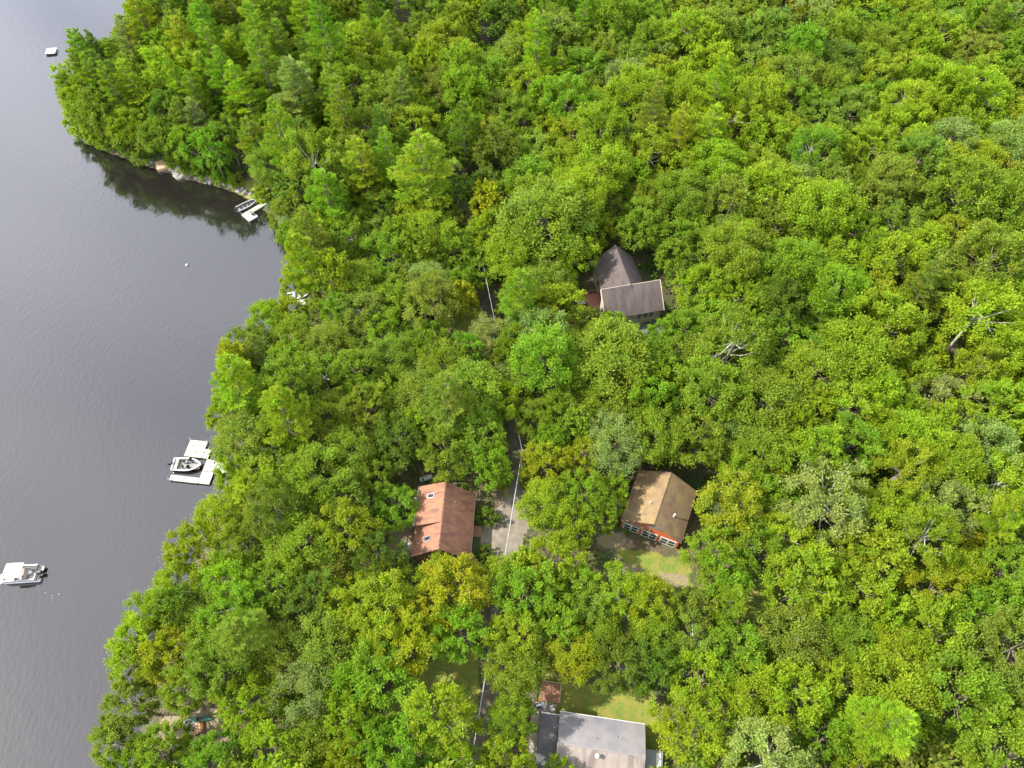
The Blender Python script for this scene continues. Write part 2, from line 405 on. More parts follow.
hz = nt.nodes.new('ShaderNodeMapRange'); hz.inputs[1].default_value = 0.95; hz.inputs[2].default_value = 0.35; L(sxyz.outputs['Z'], hz.inputs[0])
ccol = nt.nodes.new('ShaderNodeMix'); ccol.data_type = 'RGBA'; ccol.inputs[6].default_value = (7.4, 7.45, 7.75, 1); ccol.inputs[7].default_value = (11.8, 12.4, 14.2, 1)
L(hz.outputs[0], ccol.inputs[0])
L(tcw.outputs['Generated'], nz.inputs['Vector']); L(nz.outputs['Fac'], mr.inputs[0])
mx = nt.nodes.new('ShaderNodeMix'); mx.data_type = 'RGBA'; mx.inputs[7].default_value = (9.0, 8.7, 8.9, 1)     # thin bright cloud
L(mr.outputs[0], mx.inputs[0]); L(ccol.outputs[2], mx.inputs[7]); L(sky.outputs[0], mx.inputs[6]); L(mx.outputs[2], bg.inputs['Color'])
bg.inputs['Strength'].default_value = 0.145
L(bg.outputs[0], wo.inputs['Surface'])
SC.view_settings.view_transform = 'Standard'; SC.view_settings.look = 'None'; SC.view_settings.gamma = 1; SC.view_settings.exposure = 1.22
SC.render.film_transparent = False
try:
    SC.cycles.max_bounces = 6; SC.cycles.diffuse_bounces = 3; SC.cycles.glossy_bounces = 2; SC.cycles.transmission_bounces = 3; SC.cycles.transparent_max_bounces = 4
    SC.cycles.caustics_reflective = False; SC.cycles.caustics_refractive = False
except Exception: pass

# ------------------------------------------------------------------ trees
def unit(a): return a / np.maximum(np.linalg.norm(a, axis=-1, keepdims=True), 1e-9)

def leaf_quads(P, D, N, ln, wd):
    """rhombic leaf (or leaf-cluster) faces: centre, long axis, normal, length, width"""
    D = unit(D); S = unit(np.cross(N, D)); ln = ln[:, None] / 2; wd = wd[:, None] / 2
    N = np.cross(D, S)
    V = np.stack([P - D * ln, P - D * ln * 0.1 + S * wd + N * wd * .25, P + D * ln, P - D * ln * 0.1 - S * wd + N * wd * .25], 1)
    return V.reshape(-1, 3)

def crown_mesh(name, V, tint, m):
    n = len(V) // 4
    F = np.arange(n * 4, dtype=np.int32).reshape(n, 4)
    me = raw_mesh(name, V, F, m)
    col = np.ones((n * 4, 4), np.float32); col[:, :3] = np.repeat(tint, 4, axis=0)
    a = me.attributes.new('tint', 'FLOAT_COLOR', 'POINT'); a.data.foreach_set('color', col.ravel())
    return me

def broadleaf(seed, R=4.0, Rz=3.9, hc=9.6, nC=44, nS=12, nL=9, leaf=0.40, spiky=0.5, clump=1.15, lobes=6, dens=1.0, low=-0.5):
    g = np.random.default_rng(seed)
    # overall shape: lumpy ellipsoid
    ld = unit(g.normal(size=(lobes, 3)) * [1, 1, .6]); la = g.uniform(0.08, 0.30, lobes)
    k = np.arange(nC) + .5
    zz = 1 - (1 - low) * k / nC; ph = k * 2.39996 + g.uniform(0, 6.28)
    d = np.stack([np.cos(ph) * np.sqrt(1 - zz ** 2), np.sin(ph) * np.sqrt(1 - zz ** 2), zz], 1)
    d = unit(d + g.normal(size=d.shape) * .16)
    rad = 0.92 + sum(la[i] * np.exp((d @ ld[i] - 1) / 0.12) for i in range(lobes))
    rad *= g.uniform(.80, 1.06, nC)
    cc = d * rad[:, None] * [R, R, Rz] * 0.90
    inner = unit(g.normal(size=(10, 3))) * g.uniform(.25, .55, (10, 1)) * [R, R, Rz]
    cc = np.concatenate([cc, inner]); d = np.concatenate([d, unit(inner)])
    n = len(cc); csz = g.uniform(.75, 1.25, n) * clump
    ctint = g.uniform(.86, 1.14, (n, 1)) * np.ones((n, 3)); ctint[:, 0] *= g.uniform(.92, 1.08, n); ctint[:, 2] *= g.uniform(.8, 1.2, n)
    # sprays
    ci = np.repeat(np.arange(n), nS); ns = len(ci)
    sdv = unit(d[ci] * (0.75 + spiky * .4) + g.normal(size=(ns, 3)) * .62 + [0, 0, .22])
    sl_ = csz[ci] * g.uniform(.6, 1.15, ns)
    stint = ctint[ci] * g.uniform(.9, 1.1, (ns, 1))
    li = np.repeat(np.arange(ns), nL); nl = len(li)
    t = np.tile((np.arange(nL) + .5) / nL, ns) * .95 + g.uniform(-.06, .06, nl) + .08
    off = g.normal(size=(nl, 3)) * (0.10 + (1 - spiky) * 0.22) * csz[ci][li][:, None]
    P = cc[ci][li] + sdv[li] * (sl_[li] * t)[:, None] + off + np.array([0, 0, -.16]) * (t ** 2 * sl_[li])[:, None]
    side = np.where(g.random(nl) < .5, 1, -1)[:, None]
    sv = unit(np.cross(sdv[li], [0, 0, 1]) + 1e-3)
    D = sdv[li] + sv * side * g.uniform(.3, 1.0, (nl, 1)) + g.normal(size=(nl, 3)) * .3
    N = np.array([0, 0, .85]) + d[ci][li] * .35 + g.normal(size=(nl, 3)) * .42
    ln = leaf * g.uniform(.7, 1.35, nl) * (1.1 - .3 * t); wd = ln * g.uniform(.5, .72, nl)
    tint = stint[li] * g.uniform(.82, 1.18, (nl, 1)); tint[:, 0] *= g.uniform(.95, 1.07, nl)
    if dens < 1:
        kp = g.random(nl) < dens; P, D, N, ln, wd, tint = P[kp], D[kp], N[kp], ln[kp], wd[kp], tint[kp]
    P = P + [0, 0, hc]
    V = leaf_quads(P, D, N, ln, wd)
    # trunk and limbs
    tb = MB(); lean = g.normal(size=2) * .3
    top = np.array([lean[0], lean[1], hc + Rz * .25]); r0 = .05 * R
    tb.tube([(0, 0, -.6), (lean[0] * .2, lean[1] * .2, hc * .35), tuple(np.array([lean[0] * .7, lean[1] * .7, hc - Rz * .4])), tuple(top)], [r0 * 1.25, r0, r0 * .75, r0 * .3], 7)
    for i in g.permutation(nC)[:16]:
        e = cc[i] * .98 + [0, 0, hc]; h0 = hc - Rz * g.uniform(-.1, .7); st = np.array([lean[0] * .7, lean[1] * .7, h0]); md = (st + e) / 2 + [0, 0, -.25] + g.normal(size=3) * .2
        tb.tube([tuple(st), tuple(md), tuple(e)], [r0 * .45, r0 * .3, r0 * .08], 5, False)
    return V, tint, tb

def conifer(seed, H=21.0, Rm=3.3, base=.30, leaf=0.55, droop=0.0, one_side=0.0):
    """tall white-pine: level whorls of plumed branches"""
    g = np.random.default_rng(seed); tb = MB(); r0 = .27
    bx = g.normal(size=2) * .5
    ax = lambda h: np.array([bx[0] * (h / H) ** 2, bx[1] * (h / H) ** 2, h])
    tb.tube([tuple(ax(h) + [0, 0, -.5 if h == 0 else 0]) for h in (0, H * .3, H * .6, H * .85, H)], [r0, r0 * .8, r0 * .55, r0 * .25, .03], 7)
    Ps, Ds, Ns, Ls, Ws, Ts = [], [], [], [], [], []
    h = H * base
    while h < H - .3:
        f = (h - H * base) / (H * (1 - base))
        prof = (0.55 + 1.6 * f) if f < .28 else (1.0 * (1 - ((f - .28) / .72) ** 1.15) ** .8 + .03)
        nb = int(g.integers(4, 7)) if f < .85 else 4; a0 = g.uniform(0, 6.28)
        for b in range(nb):
            a = a0 + b * 6.283 / nb + g.normal() * .25
            ln = max(.35, Rm * prof * g.uniform(.65, 1.2)); up = g.uniform(-.05, .16) + f * .35 - droop
            dv = np.array([math.cos(a), math.sin(a), up]); dv /= np.linalg.norm(dv)
            st = ax(h + g.normal() * .2); en = st + dv * ln + [0, 0, .12 * ln]
            if ln > 1.1: tb.tube([tuple(st), tuple((st + en) / 2 + [0, 0, -.05 * ln]), tuple(en)], [.055, .04, .012], 4, False)
            nt_ = max(7, int(ln * 15)); t = g.uniform(.2, 1.05, nt_) ** .8
            sv = np.cross(dv, [0, 0, 1]); sv /= np.linalg.norm(sv)
            wdt = (.18 + .30 * np.sin(np.clip(t, 0, 1) * 2.6)) * ln * .62
            lat = g.uniform(-1, 1, nt_)
            c = st + np.outer(t * ln, dv) + np.outer(lat * wdt, sv) + np.outer(.12 * ln * t ** 2, [0, 0, 1]) + g.normal(size=(nt_, 3)) * [.06, .06, .07]
            br = g.uniform(.85, 1.15)
            q = 9
            c = np.repeat(c, q, 0); la2 = np.repeat(lat, q)
            dd = dv * .9 + np.outer(la2 * .9, sv) + [0, 0, .30] + g.normal(size=(len(c), 3)) * .36
            c = c + g.normal(size=c.shape) * [.10, .10, .05]
            Ps.append(c + unit(dd) * leaf * .3); Ds.append(dd); Ns.append(np.array([0, 0, 1.0]) + g.normal(size=c.shape) * .5)
            l_ = leaf * g.uniform(.7, 1.25, len(c)); Ls.append(l_); Ws.append(l_ * g.uniform(.13, .22, len(c)))
            tt = np.ones((len(c), 3)) * br * g.uniform(.8, 1.2, (len(c), 1)); tt[:, 0] *= g.uniform(.85, 1.15); Ts.append(tt)
        h += g.uniform(1.0, 1.5) * (1.2 - .6 * f)
    V = leaf_quads(np.concatenate(Ps), np.concatenate(Ds), np.concatenate(Ns), np.concatenate(Ls), np.concatenate(Ws))
    return V, np.concatenate(Ts), tb

def bare_tree(seed, H=14.0, spread=3.2):
    g = np.random.default_rng(seed); tb = MB()
    def grow(p, d, ln, r, lvl):
        e = p + d * ln; mdl = (p + e) / 2 + g.normal(size=3) * ln * .05
        tb.tube([tuple(p), tuple(mdl), tuple(e)], [r, r * .8, r * .55], 6 if lvl < 2 else 4, False)
        if lvl >= 4 or r < .012: return
        for k in range(int(g.integers(2, 4)) if lvl else 4):
            nd_ = d * (.75 if lvl else .55) + g.normal(size=3) * .55 + [0, 0, .12]; nd_ /= np.linalg.norm(nd_)
            grow(p + (e - p) * g.uniform(.55, 1.0), nd_, ln * g.uniform(.5, .78) if lvl else spread * g.uniform(.6, 1.0), r * .55, lvl + 1)
    grow(np.array([0, 0, -.5]), np.array([.03, 0, 1.0]), H * .66, .17, 0)
    return tb

KINDS = {}
def add_kind(key, name, variants, pine=False, sparse=False):
    out = []
    for V, T, tb in variants:
        cm = crown_mesh('crown', V, T, M['needle' if pine else 'leaf'])
        tm = tb.mesh('trunk', M['pale_bark' if sparse else 'bark'], True)
        out.append((cm, tm, V, T))
    KINDS[key] = (name, out)

add_kind('M', 'broadleaf_tree', [broadleaf(s, spiky=.95, nC=50, nS=16, nL=16, lobes=7, leaf=.31, clump=1.3) for s in (11, 12, 13, 14)] + [broadleaf(s, spiky=1.1, nC=42, nS=18, nL=17, lobes=9, leaf=.29, clump=1.45, Rz=4.3, low=-.35) for s in (15, 16, 17)])
add_kind('O', 'broadleaf_tree', [broadleaf(s, spiky=.25, nC=62, nS=15, nL=16, clump=1.12, lobes=9, leaf=.285, Rz=3.7) for s in (21, 22, 23, 24)])
add_kind('S', 'broadleaf_tree', [broadleaf(s, spiky=.6, nC=46, nS=14, nL=15, clump=1.1, lobes=9, leaf=.285, Rz=3.8, low=-.4) for s in (31, 32, 33)], sparse=True)
add_kind('T', 'broadleaf_tree', [broadleaf(s, R=3.0, Rz=4.6, hc=9.2, spiky=1.1, nC=46, nS=14, nL=12, clump=1.1, lobes=5, leaf=.35, low=-.6) for s in (41, 42, 43)])
add_kind('P', 'pine_tree', [conifer(s, H=h, Rm=r, droop=dr) for s, h, r, dr in ((51, 21, 4.0, 0), (52, 22.5, 4.3, .05), (53, 20, 4.5, -.05), (54, 21.5, 3.7, .08), (55, 22, 4.1, .0))], pine=True)
BARE = [bare_tree(s).mesh('trunk', M['dead_wood'], True) for s in (61, 62, 63)]
KH = {'M': (9.6, 4.0, 13.2), 'O': (9.6, 4.0, 13.0), 'S': (9.6, 4.0, 13.2), 'T': (9.2, 3.0, 13.6), 'P': (13, 3.9, 21)}   # crown centre height, crown radius, total height

COLS = {'mid green': (0.156, 0.220, 0.017), 'yellow-green': (0.199, 0.266, 0.014), 'bright green': (0.151, 0.244, 0.016), 'dark green': (0.106, 0.164, 0.017),
        'pale grey-green': (0.186, 0.238, 0.056), 'golden': (0.240, 0.261, 0.013), 'olive': (0.160, 0.210, 0.025)}

TREES = []      # dicts: kind, x, y, s (xy scale), sz, rot, col, hand
def tree_from_px(px, py, diam, kind, col):
    hc, r, ht = KH[kind]
    z = 10 + 3.5
    for _ in range(4):
        p = at(px, py, z); d = project(p.x, p.y, p.z)[2]
        s = (diam / 2 * d / FPX) / (r * 1.05); sz = .42 + .58 * s
        if kind == 'P': sz = max(.7, min(1.15, .5 + .5 * s))
        z = gz(p.x, p.y) + hc * sz
    return dict(kind=kind, x=p.x, y=p.y, s=s, sz=sz, col=col, px=px, py=py, r=r * s)

# ------------------------------------------------------------------ buildings
def gable_roof(W, L0, L1, r, e, t=.16, uo=0.0):
    """closed upside-down V running along v from L0 to L1"""
    poly = [(-W / 2, e), (0, r), (W / 2, e), (W / 2, e - t), (0, r - t), (-W / 2, e - t)]
    mb = MB(); fr = lambda a, b, tt: (a + uo, tt, b)
    n = 6; vs = [fr(a, b, L0) for a, b in poly] + [fr(a, b, L1) for a, b in poly]
    fs = [(i, (i + 1) % n, n + (i + 1) % n, n + i) for i in range(n)]
    fs += [(0, 1, 4, 5), (1, 2, 3, 4), (n, n + 5, n + 4, n + 1), (n + 1, n + 4, n + 3, n + 2)]
    return mb.add(vs, fs)

def gable_wall(W, L0, L1, r, e, z0=-.6, uo=0.0):
    poly = [(-W / 2, z0), (W / 2, z0), (W / 2, e), (0, r), (-W / 2, e)]
    return MB().prism(poly, L0, L1, lambda a, b, t: (a + uo, t, b))

def slab(p, t=.14):
    """four corners (top face) given thickness downward"""
    return MB().add([tuple(q) for q in p] + [(q[0], q[1], q[2] - t) for q in p], [(0, 1, 2, 3), (7, 6, 5, 4), (0, 4, 5, 1), (1, 5, 6, 2), (2, 6, 7, 3), (3, 7, 4, 0)])

def pane_window(parent, x, y, z, w, h, nx, ny, frame=None):
    """window in a wall whose outward normal is (nx, ny): frame > pane"""
    rz = math.atan2(ny, nx) - math.pi / 2
    f = MB().box(x + nx * .03, y + ny * .03, z, w, .10, h, rz).build('window', frame or M['white_trim'], parent)
    MB().box(x + nx * .075, y + ny * .075, z, w - .2, .03, h - .2, rz).build('pane', M['glass'], f)
    return f

# --- red-roofed cabin
cab = thing('cabin', (-10.5, 42.76, 3.2), -.05, 'small cabin with faded red shingle roof, shed dormer and two skylights beside the gravel driveway', 'cabin')
W, Lh, r, e = 9.0, 5.4, 6.9, 2.9
gable_wall(W - .9, -Lh + .35, Lh - .35, r - .42, e + .12).build('wall', M['brown_wall'], cab)
rf = gable_roof(W, -Lh, Lh, r, e).build('roof', M['red_roof'], cab)
MB().prism([(-.16, r - .06), (0, r + .05), (.16, r - .06)], -Lh - .02, Lh + .02, lambda a, b, t: (a, t, b)).build('ridge_cap', M['red_roof'], rf)
def slope_z(u): return r - (r - e) * abs(u) / (W / 2)
# shed dormer on the left slope, two thirds of the length
v0, v1 = -1.15, Lh - .02; ud, zd = -W / 2 + .1, 4.75
dr = MB().prism([(ud + .35, slope_z(ud + .35) - .25), (ud + .35, zd - .08), (-.35, r - .24), (-.35, slope_z(.35) - .3)], v0 + .2, v1 - .2, lambda a, b, t: (a, t, b)).build('dormer', M['brown_wall'], cab)
slab([(ud, v0, zd), (-.1, v0, r + .02), (-.1, v1 + .02, r + .02), (ud, v1 + .02, zd)], .14).build('dormer_roof', M['red_roof'], dr)
MB().box(ud - .04, (v0 + v1) / 2, zd - .12, .08, v1 - v0, .18).build('fascia', M['white_trim'], dr)
for vv in (.6, 2.4, 4.0): pane_window(dr, ud + .35, vv, 3.95, 1.0, .9, -1, 0)
def skylight(u, v, zf, sl):
    w_, h_ = .75, 1.1
    def P(du, dv, up): return (u + du, v + dv, zf(u + du) + up)
    k = MB().prism([(-h_ / 2, 0), (h_ / 2, 0), (h_ / 2, 1), (-h_ / 2, 1)], -w_ / 2, w_ / 2, lambda a, b, t: (u + a, v + t, zf(u + a) + b * .13 - .02)).build('skylight', M['metal'], rf)
    MB().prism([(-h_ / 2 + .1, 0), (h_ / 2 - .1, 0), (h_ / 2 - .1, 1), (-h_ / 2 + .1, 1)], -w_ / 2 + .1, w_ / 2 - .1, lambda a, b, t: (u + a, v + t, zf(u + a) + .11 + b * .03)).build('pane', M['glass'], k)
skylight(-2.2, 3.4, lambda u: r + (zd - r) * (-.1 - u) / (-.1 - ud), 0)
skylight(-2.1, -3.2, slope_z, 0)
for u, v, h in ((-4.35, -4.3, 2.3), (-4.5, 3.6, 1.2)):
    zb = slope_z(u) - .2
    f = MB().tube([(u - .35, v, zb - 1.2), (u - .35, v, zb + h)], .15, 8).build('flue_pipe', M['white_trim'], cab)
    MB().tube([(u - .35, v, zb + h), (u - .35, v, zb + h + .3)], [.3, .2], 8).build('cap', M['metal'], f)
MB().tube([(1.6, 2.6, slope_z(1.6) - .1), (1.6, 2.6, slope_z(1.6) + .45)], .07, 6).build('vent_pipe', M['metal'], rf)
for s, vv in ((1, -2.8), (1, 2.6)): pane_window(cab, s * (W / 2 - .45), vv, 1.6, 1.3, 1.1, s, 0)
d = MB().box(W / 2 - .43, .2, 1.05, .1, 1.0, 2.1).build('door', M['white_trim'], cab); MB().box(W / 2 - .36, -.15, 1.05, .06, .06, .12).build('handle', M['metal'], d)
MB().box(W / 2 + .5, .2, .12, 1.5, 1.8, .3).build('door_step', M['rust_wood'], cab)
MB().box(W / 2 - .02, 0, e - .16, .1, 2 * Lh, .12).build('gutter', M['white_trim'], cab)
# --- orange garage
gar = thing('garage', (22.75, 45.3, 4.2), -.4, 'orange garage with tan shingle roof and three white paned doors facing a dirt apron', 'garage')
W, Lh, r, e = 9.6, 4.63, 6.5, 3.4; uo = .12
gable_wall(W - .7, -Lh + .45, Lh - .4, r - .42, e + .06, uo=uo).build('wall', M['orange_wall'], gar)
rf = gable_roof(W, -Lh, Lh, r, e, uo=uo).build('roof', M['tan_roof'], gar)
MB().prism([(-.16, r - .06), (0, r + .05), (.16, r - .06)], -Lh - .02, Lh + .02, lambda a, b, t: (a + uo, t, b)).build('ridge_cap', M['tan_roof'], rf)
yf = -Lh + .45
MB().prism([(yf - .42, 3.22), (yf - .02, 3.5), (yf - .02, 3.4), (yf - .42, 3.12)], -W / 2 + .1 + uo, -.1 + uo, lambda a, b, t: (t, a, b)).build('pent_roof', M['tan_roof'], gar)
for k in (-1, 0, 1):
    x = k * 2.95 + uo
    gd = MB().box(x, yf - .03, 1.15, 2.5, .1, 2.3).build('garage_door', M['white_trim'], gar)
    for i in (-1, 1):
        for j in (0, 1):
            MB().box(x + i * .58, yf - .09, .72 + j * .95, .92, .03, .68).build('pane', M['glass'], gd)
MB().box(uo + .3, yf - .03, 4.5, 2.3, .1, .75).build('louvre', M['louvre'], gar)
for s in (-1, 1):
    MB().box(uo + s * (W / 2 - .36), yf - .03, 1.4, .16, .16, 3.4).build('corner_board', M['orange_wall'], gar)
def gz_(u): return r - (r - e) * abs(u - uo) / (W / 2)
for u, v, h, mm, rad in ((-1.4, -1.2, .5, 'white_trim', .12), (-2.3, -3.4, .35, 'black', .15), (2.6, -1.6, .95, 'white_trim', .16)):
    MB().tube([(u, v, gz_(u) - .1), (u, v, gz_(u) + h)], rad, 8).build('roof_vent', M[mm], rf)
pane_window(gar, uo + W / 2 - .35, .5, 1.7, 1.2, 1.0, 1, 0); pane_window(gar, uo - W / 2 + .35, .5, 1.7, 1.2, 1.0, -1, 0)

# --- steep grey-roofed house
gh = thing('house', (21.16, 84.72, 6.0), .21, 'tall cream house with steep weathered grey-brown roofs meeting at right angles, alone in deep forest', 'house')
uo = 0.0; Wb, Lb, rb, eb = 7.84, 10.0, 7.8, 3.87
W2, L2, r2, e2 = 3.96, 10.9, 7.66, 4.17
gable_wall(Wb - .5, .25, Lb - .3, rb - .4, eb - .05, -1.5, uo).build('wall', M['cream_wall'], gh)
rfb = gable_roof(Wb, .12, Lb, rb, eb, uo=uo).build('roof', M['grey_roof'], gh)
MB().prism([(-.15, rb - .06), (0, rb + .05), (.15, rb - .06)], -.1, Lb + .02, lambda a, b, t: (a + uo, t, b)).build('ridge_cap', M['grey_roof'], rfb)
# front wing: one slope towards the front, wall under it
MB().prism([(-W2 + .5, -1.5), (.15, -1.5), (.15, r2 - .25), (-W2 + .5, e2 + .2)], -L2 / 2 + .3, L2 / 2 - .3, lambda a, b, t: (t, a, b)).build('front_wing', M['cream_wall'], gh)
fw = slab([(-L2 / 2, -W2, e2), (L2 / 2, -W2, e2), (L2 / 2, .2, r2 + .05), (-L2 / 2, .2, r2 + .05)], .18).build('roof', M['grey_roof'], gh)
MB().box(0, .22, r2 + .03, L2 + .04, .06, .07).build('ridge_board', M['cream_wall'], fw)
for s in (-1, 1):
    MB().prism([(-W2 - .03, e2 - .32), (.2, r2 - .27), (.2, r2 + .07), (-W2 - .03, e2 + .02)], s * L2 / 2 - .07 + s * .06, s * L2 / 2 + .07 + s * .06, lambda a, b, t: (t, a, b)).build('barge_board', M['cream_wall'], fw)
xl = -L2 / 2 + .3
for y, z, h in ((-3.1, 1.2, 1.5), (-1.6, 1.2, 1.5), (-3.0, -.6, 1.2), (-1.5, 3.6, 1.4)): pane_window(gh, xl, y, z, 1.05, h, -1, 0, M['cream_wall'])
xb = uo - (Wb - .5) / 2
for y in (1.6, 3.9, 6.2):
    pane_window(gh, xb, y, 2.2, 1.2, 1.6, -1, 0, M['cream_wall']); pane_window(gh, xb, y, -.3, 1.1, 1.2, -1, 0, M['cream_wall'])
for x in (1.2, 2.3, 3.4): pane_window(gh, x, -W2 + .5, 2.9, .9, 1.3, 0, -1, M['cream_wall'])
po = MB().prism([(-W2 - 2.4, .1), (-W2 + .48, .9), (-W2 + .48, .75), (-W2 - 2.4, -.05)], -.6, L2 / 2 - .1, lambda a, b, t: (t, a, b)).build('porch_roof', M['dark_roof'], gh)
for x in (-.4, L2 / 2 - .4): MB().box(x, -W2 - 2.2, -.9, .16, .16, 1.7).build('post', M['cream_wall'], po)
# red-brown deck and stair against the left wall
dk = MB().box(xb - 1.6, 2.2, .9, 2.9, 5.4, .16).build('deck', M['red_wood'], gh)
rl = MB()
for (x0, y0, x1, y1) in ((xb - 3.0, -.5, xb - 3.0, 4.9), (xb - 3.0, 4.9, xb - .2, 4.9)):
    n = 7
    for k in range(n + 1): rl.box(x0 + (x1 - x0) * k / n, y0 + (y1 - y0) * k / n, 1.45, .08, .08, 1.0)
    rl.box((x0 + x1) / 2, (y0 + y1) / 2, 1.98, abs(x1 - x0) + .1, abs(y1 - y0) + .1, .08)
rl.build('railing', M['red_wood'], dk)
st = MB()
for k in range(7): st.box(xb - 2.6 - .1 * k, -.9 - .32 * k, .72 - .24 * k, 1.5, .34, .07, .25)
for s in (-.7, .7): st.tube([(xb - 2.6 + s, -.7, .75), (xb - 3.3 + s, -3.1, -.95)], .07, 4)
st.build('stair', M['red_wood'], dk)
for k in range(4): MB().box(xb - 2.9 + 1.3 * (k % 2) * 2, -.3 + 4.9 * (k // 2), -.2, .16, .16, 2.1).build('post', M['red_wood'], dk)
lb = MB().box(xb - 4.0, 3.6, 1.0, 1.6, 1.6, .14)
lb.build('landing', M['grey_wood'], dk)

# --- pale flat-pitched house at the bottom
wh = thing('house', (11.63, 11.34, 2.8), -.14, 'long low house with pale sheet-metal roof and white vent pipe at the bottom edge', 'house')
L_, W_, r, e = 5.75, 4.05, 4.29, 2.81
MB().prism([(-4.6, -.6), (3.7, -.6), (3.7, e - .05), (0, r - .32), (-4.6, e - .2)], -L_ + .3, L_ - .3, lambda a, b, t: (t, a, b)).build('wall', M['white_wall'], wh)
ru = slab([(-L_, 0.02, r), (L_, 0.02, r), (L_, W_, e), (-L_, W_, e)], .15).build('roof', M['pale_roof'], wh)
rl_ = slab([(-L_, -5.2, e - .5), (L_, -5.2, e - .5), (L_, 0, r - .03), (-L_, 0, r - .03)], .15).build('roof', M['brown_roof'], wh)
MB().box(0, .0, r - .02, 2 * L_ + .06, .22, .09).build('ridge_cap', M['pale_roof'], ru)
MB().box(0, W_ + .04, e - .08, 2 * L_, .09, .14).build('gutter', M['white_trim'], wh)
for x, y, h, rad in ((-.75, 1.3, .28, .06), (1.9, 1.9, .28, .06)):
    MB().tube([(x, y, r - (r - e) * y / W_ - .1), (x, y, r - (r - e) * y / W_ + h)], rad, 6).build('vent_pipe', M['metal'], ru)
    MB().box(x + .45, y - .08, r - (r - e) * y / W_ + .06, .8, .06, .1).build('vent_shadow_strip', M['pale_roof'], ru)  # added strip in roof colour, shaped like the shadow line beside each vent
v = MB().tube([(-.5, -.85, r - .5), (-.5, -.85, r + .45)], .2, 10).build('vent_pipe', M['white_trim'], wh); MB().tube([(-.5, -.85, r + .45), (-.5, -.85, r + .62)], [.33, .2], 10).build('cap', M['white_trim'], v)
MB().tube([(3.0, -2.2, r - .8), (3.0, -2.2, r + .0)], .12, 8).build('vent_pipe', M['metal'], rl_)
MB().box(-3.4, -3.2, e + .62, 1.0, 1.0, .25).build('skylight', M['black'], rl_)
MB().box(-7.0, -1.0, 1.0, 2.2, 8.6, 2.9).build('annex_wall', M['white_wall'], wh)
an = slab([(-8.25, -5.4, 2.62), (-5.78, -5.4, 2.62), (-5.78, 3.6, 2.55), (-8.25, 3.6, 2.55)], .14).build('annex_roof', M['dark_roof'], wh)
MB().box(-7.0, 3.64, 2.56, 2.5, .1, .2).build('fascia', M['white_trim'], an)
MB().box(7.0, -2.0, .8, 2.2, 5.8, 2.5).build('lean_to_wall', M['white_wall'], wh)
slab([(5.8, -5.2, 2.25), (8.35, -5.2, 1.95), (8.35, 1.2, 1.95), (5.8, 1.2, 2.25)], .1).build('lean_to_roof', M['slate_roof'], wh)
# timber deck behind it with a pale rail
dk = MB().box(-7.2, 6.6, .75, 2.6, 2.5, .16).build('deck', M['rust_wood'], wh)
rl = MB()
for k in range(6): rl.box(-5.9, 5.45 + .46 * k, 1.2, .07, .07, .9)
rl.box(-5.9, 6.6, 1.66, .12, 2.5, .08); rl.box(-7.2, 7.85, 1.66, 2.6, .12, .08)
for k in range(6): rl.box(-8.4 + .5 * k, 7.85, 1.2, .07, .07, .9)
rl.build('railing', M['tan_wood'], dk)
wk = MB().box(-8.9, 1.6, .5, 1.25, 7.4, .14).build('walkway', M['grey_wood'], wh)
rl = MB().box(-9.5, 1.6, 1.5, .1, 7.4, .1)
for k in range(7): rl.box(-9.5, -2.0 + 1.2 * k, 1.05, .08, .08, .9)
rl.build('railing', M['tan_wood'], wk)
MB().box(-7.3, 4.5, .5, 2.2, 1.5, .14).build('landing', M['grey_wood'], wh)
# furniture standing on that landing
def deck_chair(x, y, z, rz, lab, mm):
    t = thing('patio_chair', (x, y, z), rz, lab, 'chair', 'patio chairs')
    MB().box(0, 0, .42, .6, .6, .07).build('seat', M[mm], t); MB().box(0, .3, .75, .6, .07, .65).build('backrest', M[mm], t)
    for i in (-1, 1):
        for j in (-1, 1): MB().box(i * .26, j * .26, .2, .06, .06, .4).build('leg', M[mm], t)
def onw(u, v): c, s = math.cos(-.14), math.sin(-.14); return 11.63 + c * u - s * v, 11.34 + s * u + c * v
zl = 2.8 + .57
for u, v, rz, lab in ((-6.8, 4.5, .4, 'white patio chair nearer the pale roof on the deck landing'), (-7.9, 4.75, -.6, 'white patio chair farther from the pale roof beside the grill')):
    x, y = onw(u, v); deck_chair(x, y, zl, rz, lab, 'white_trim')
x, y = onw(-8.7, 4.7); g = thing('grill', (x, y, zl), .2, 'dark lidded barbecue grill on the deck behind the pale-roofed house', 'grill')
MB().box(0, 0, .45, .5, .45, .9).build('cabinet', M['black'], g); MB().tube([(-.35, 0, .95), (.35, 0, .95)], .25, 8).build('lid', M['metal'], g); MB().box(.55, 0, .85, .4, .4, .05).build('side_shelf', M['metal'], g)

# --- little shed by the lane
p = at(498, 741, 4.5)
sh = thing('shed', (p.x, p.y, gz(p.x, p.y)), .1, 'tiny grey-white shed half hidden by leaves beside the lane', 'shed')
MB().box(0, 0, .7, 1.3, 1.5, 1.9).build('wall', M['white_wall'], sh); gable_roof(1.6, -.9, .9, 2.2, 1.62, .06).build('roof', M['slate_roof'], sh); MB().box(0, -.76, .6, .7, .05, 1.5).build('door', M['grey_wood'], sh)

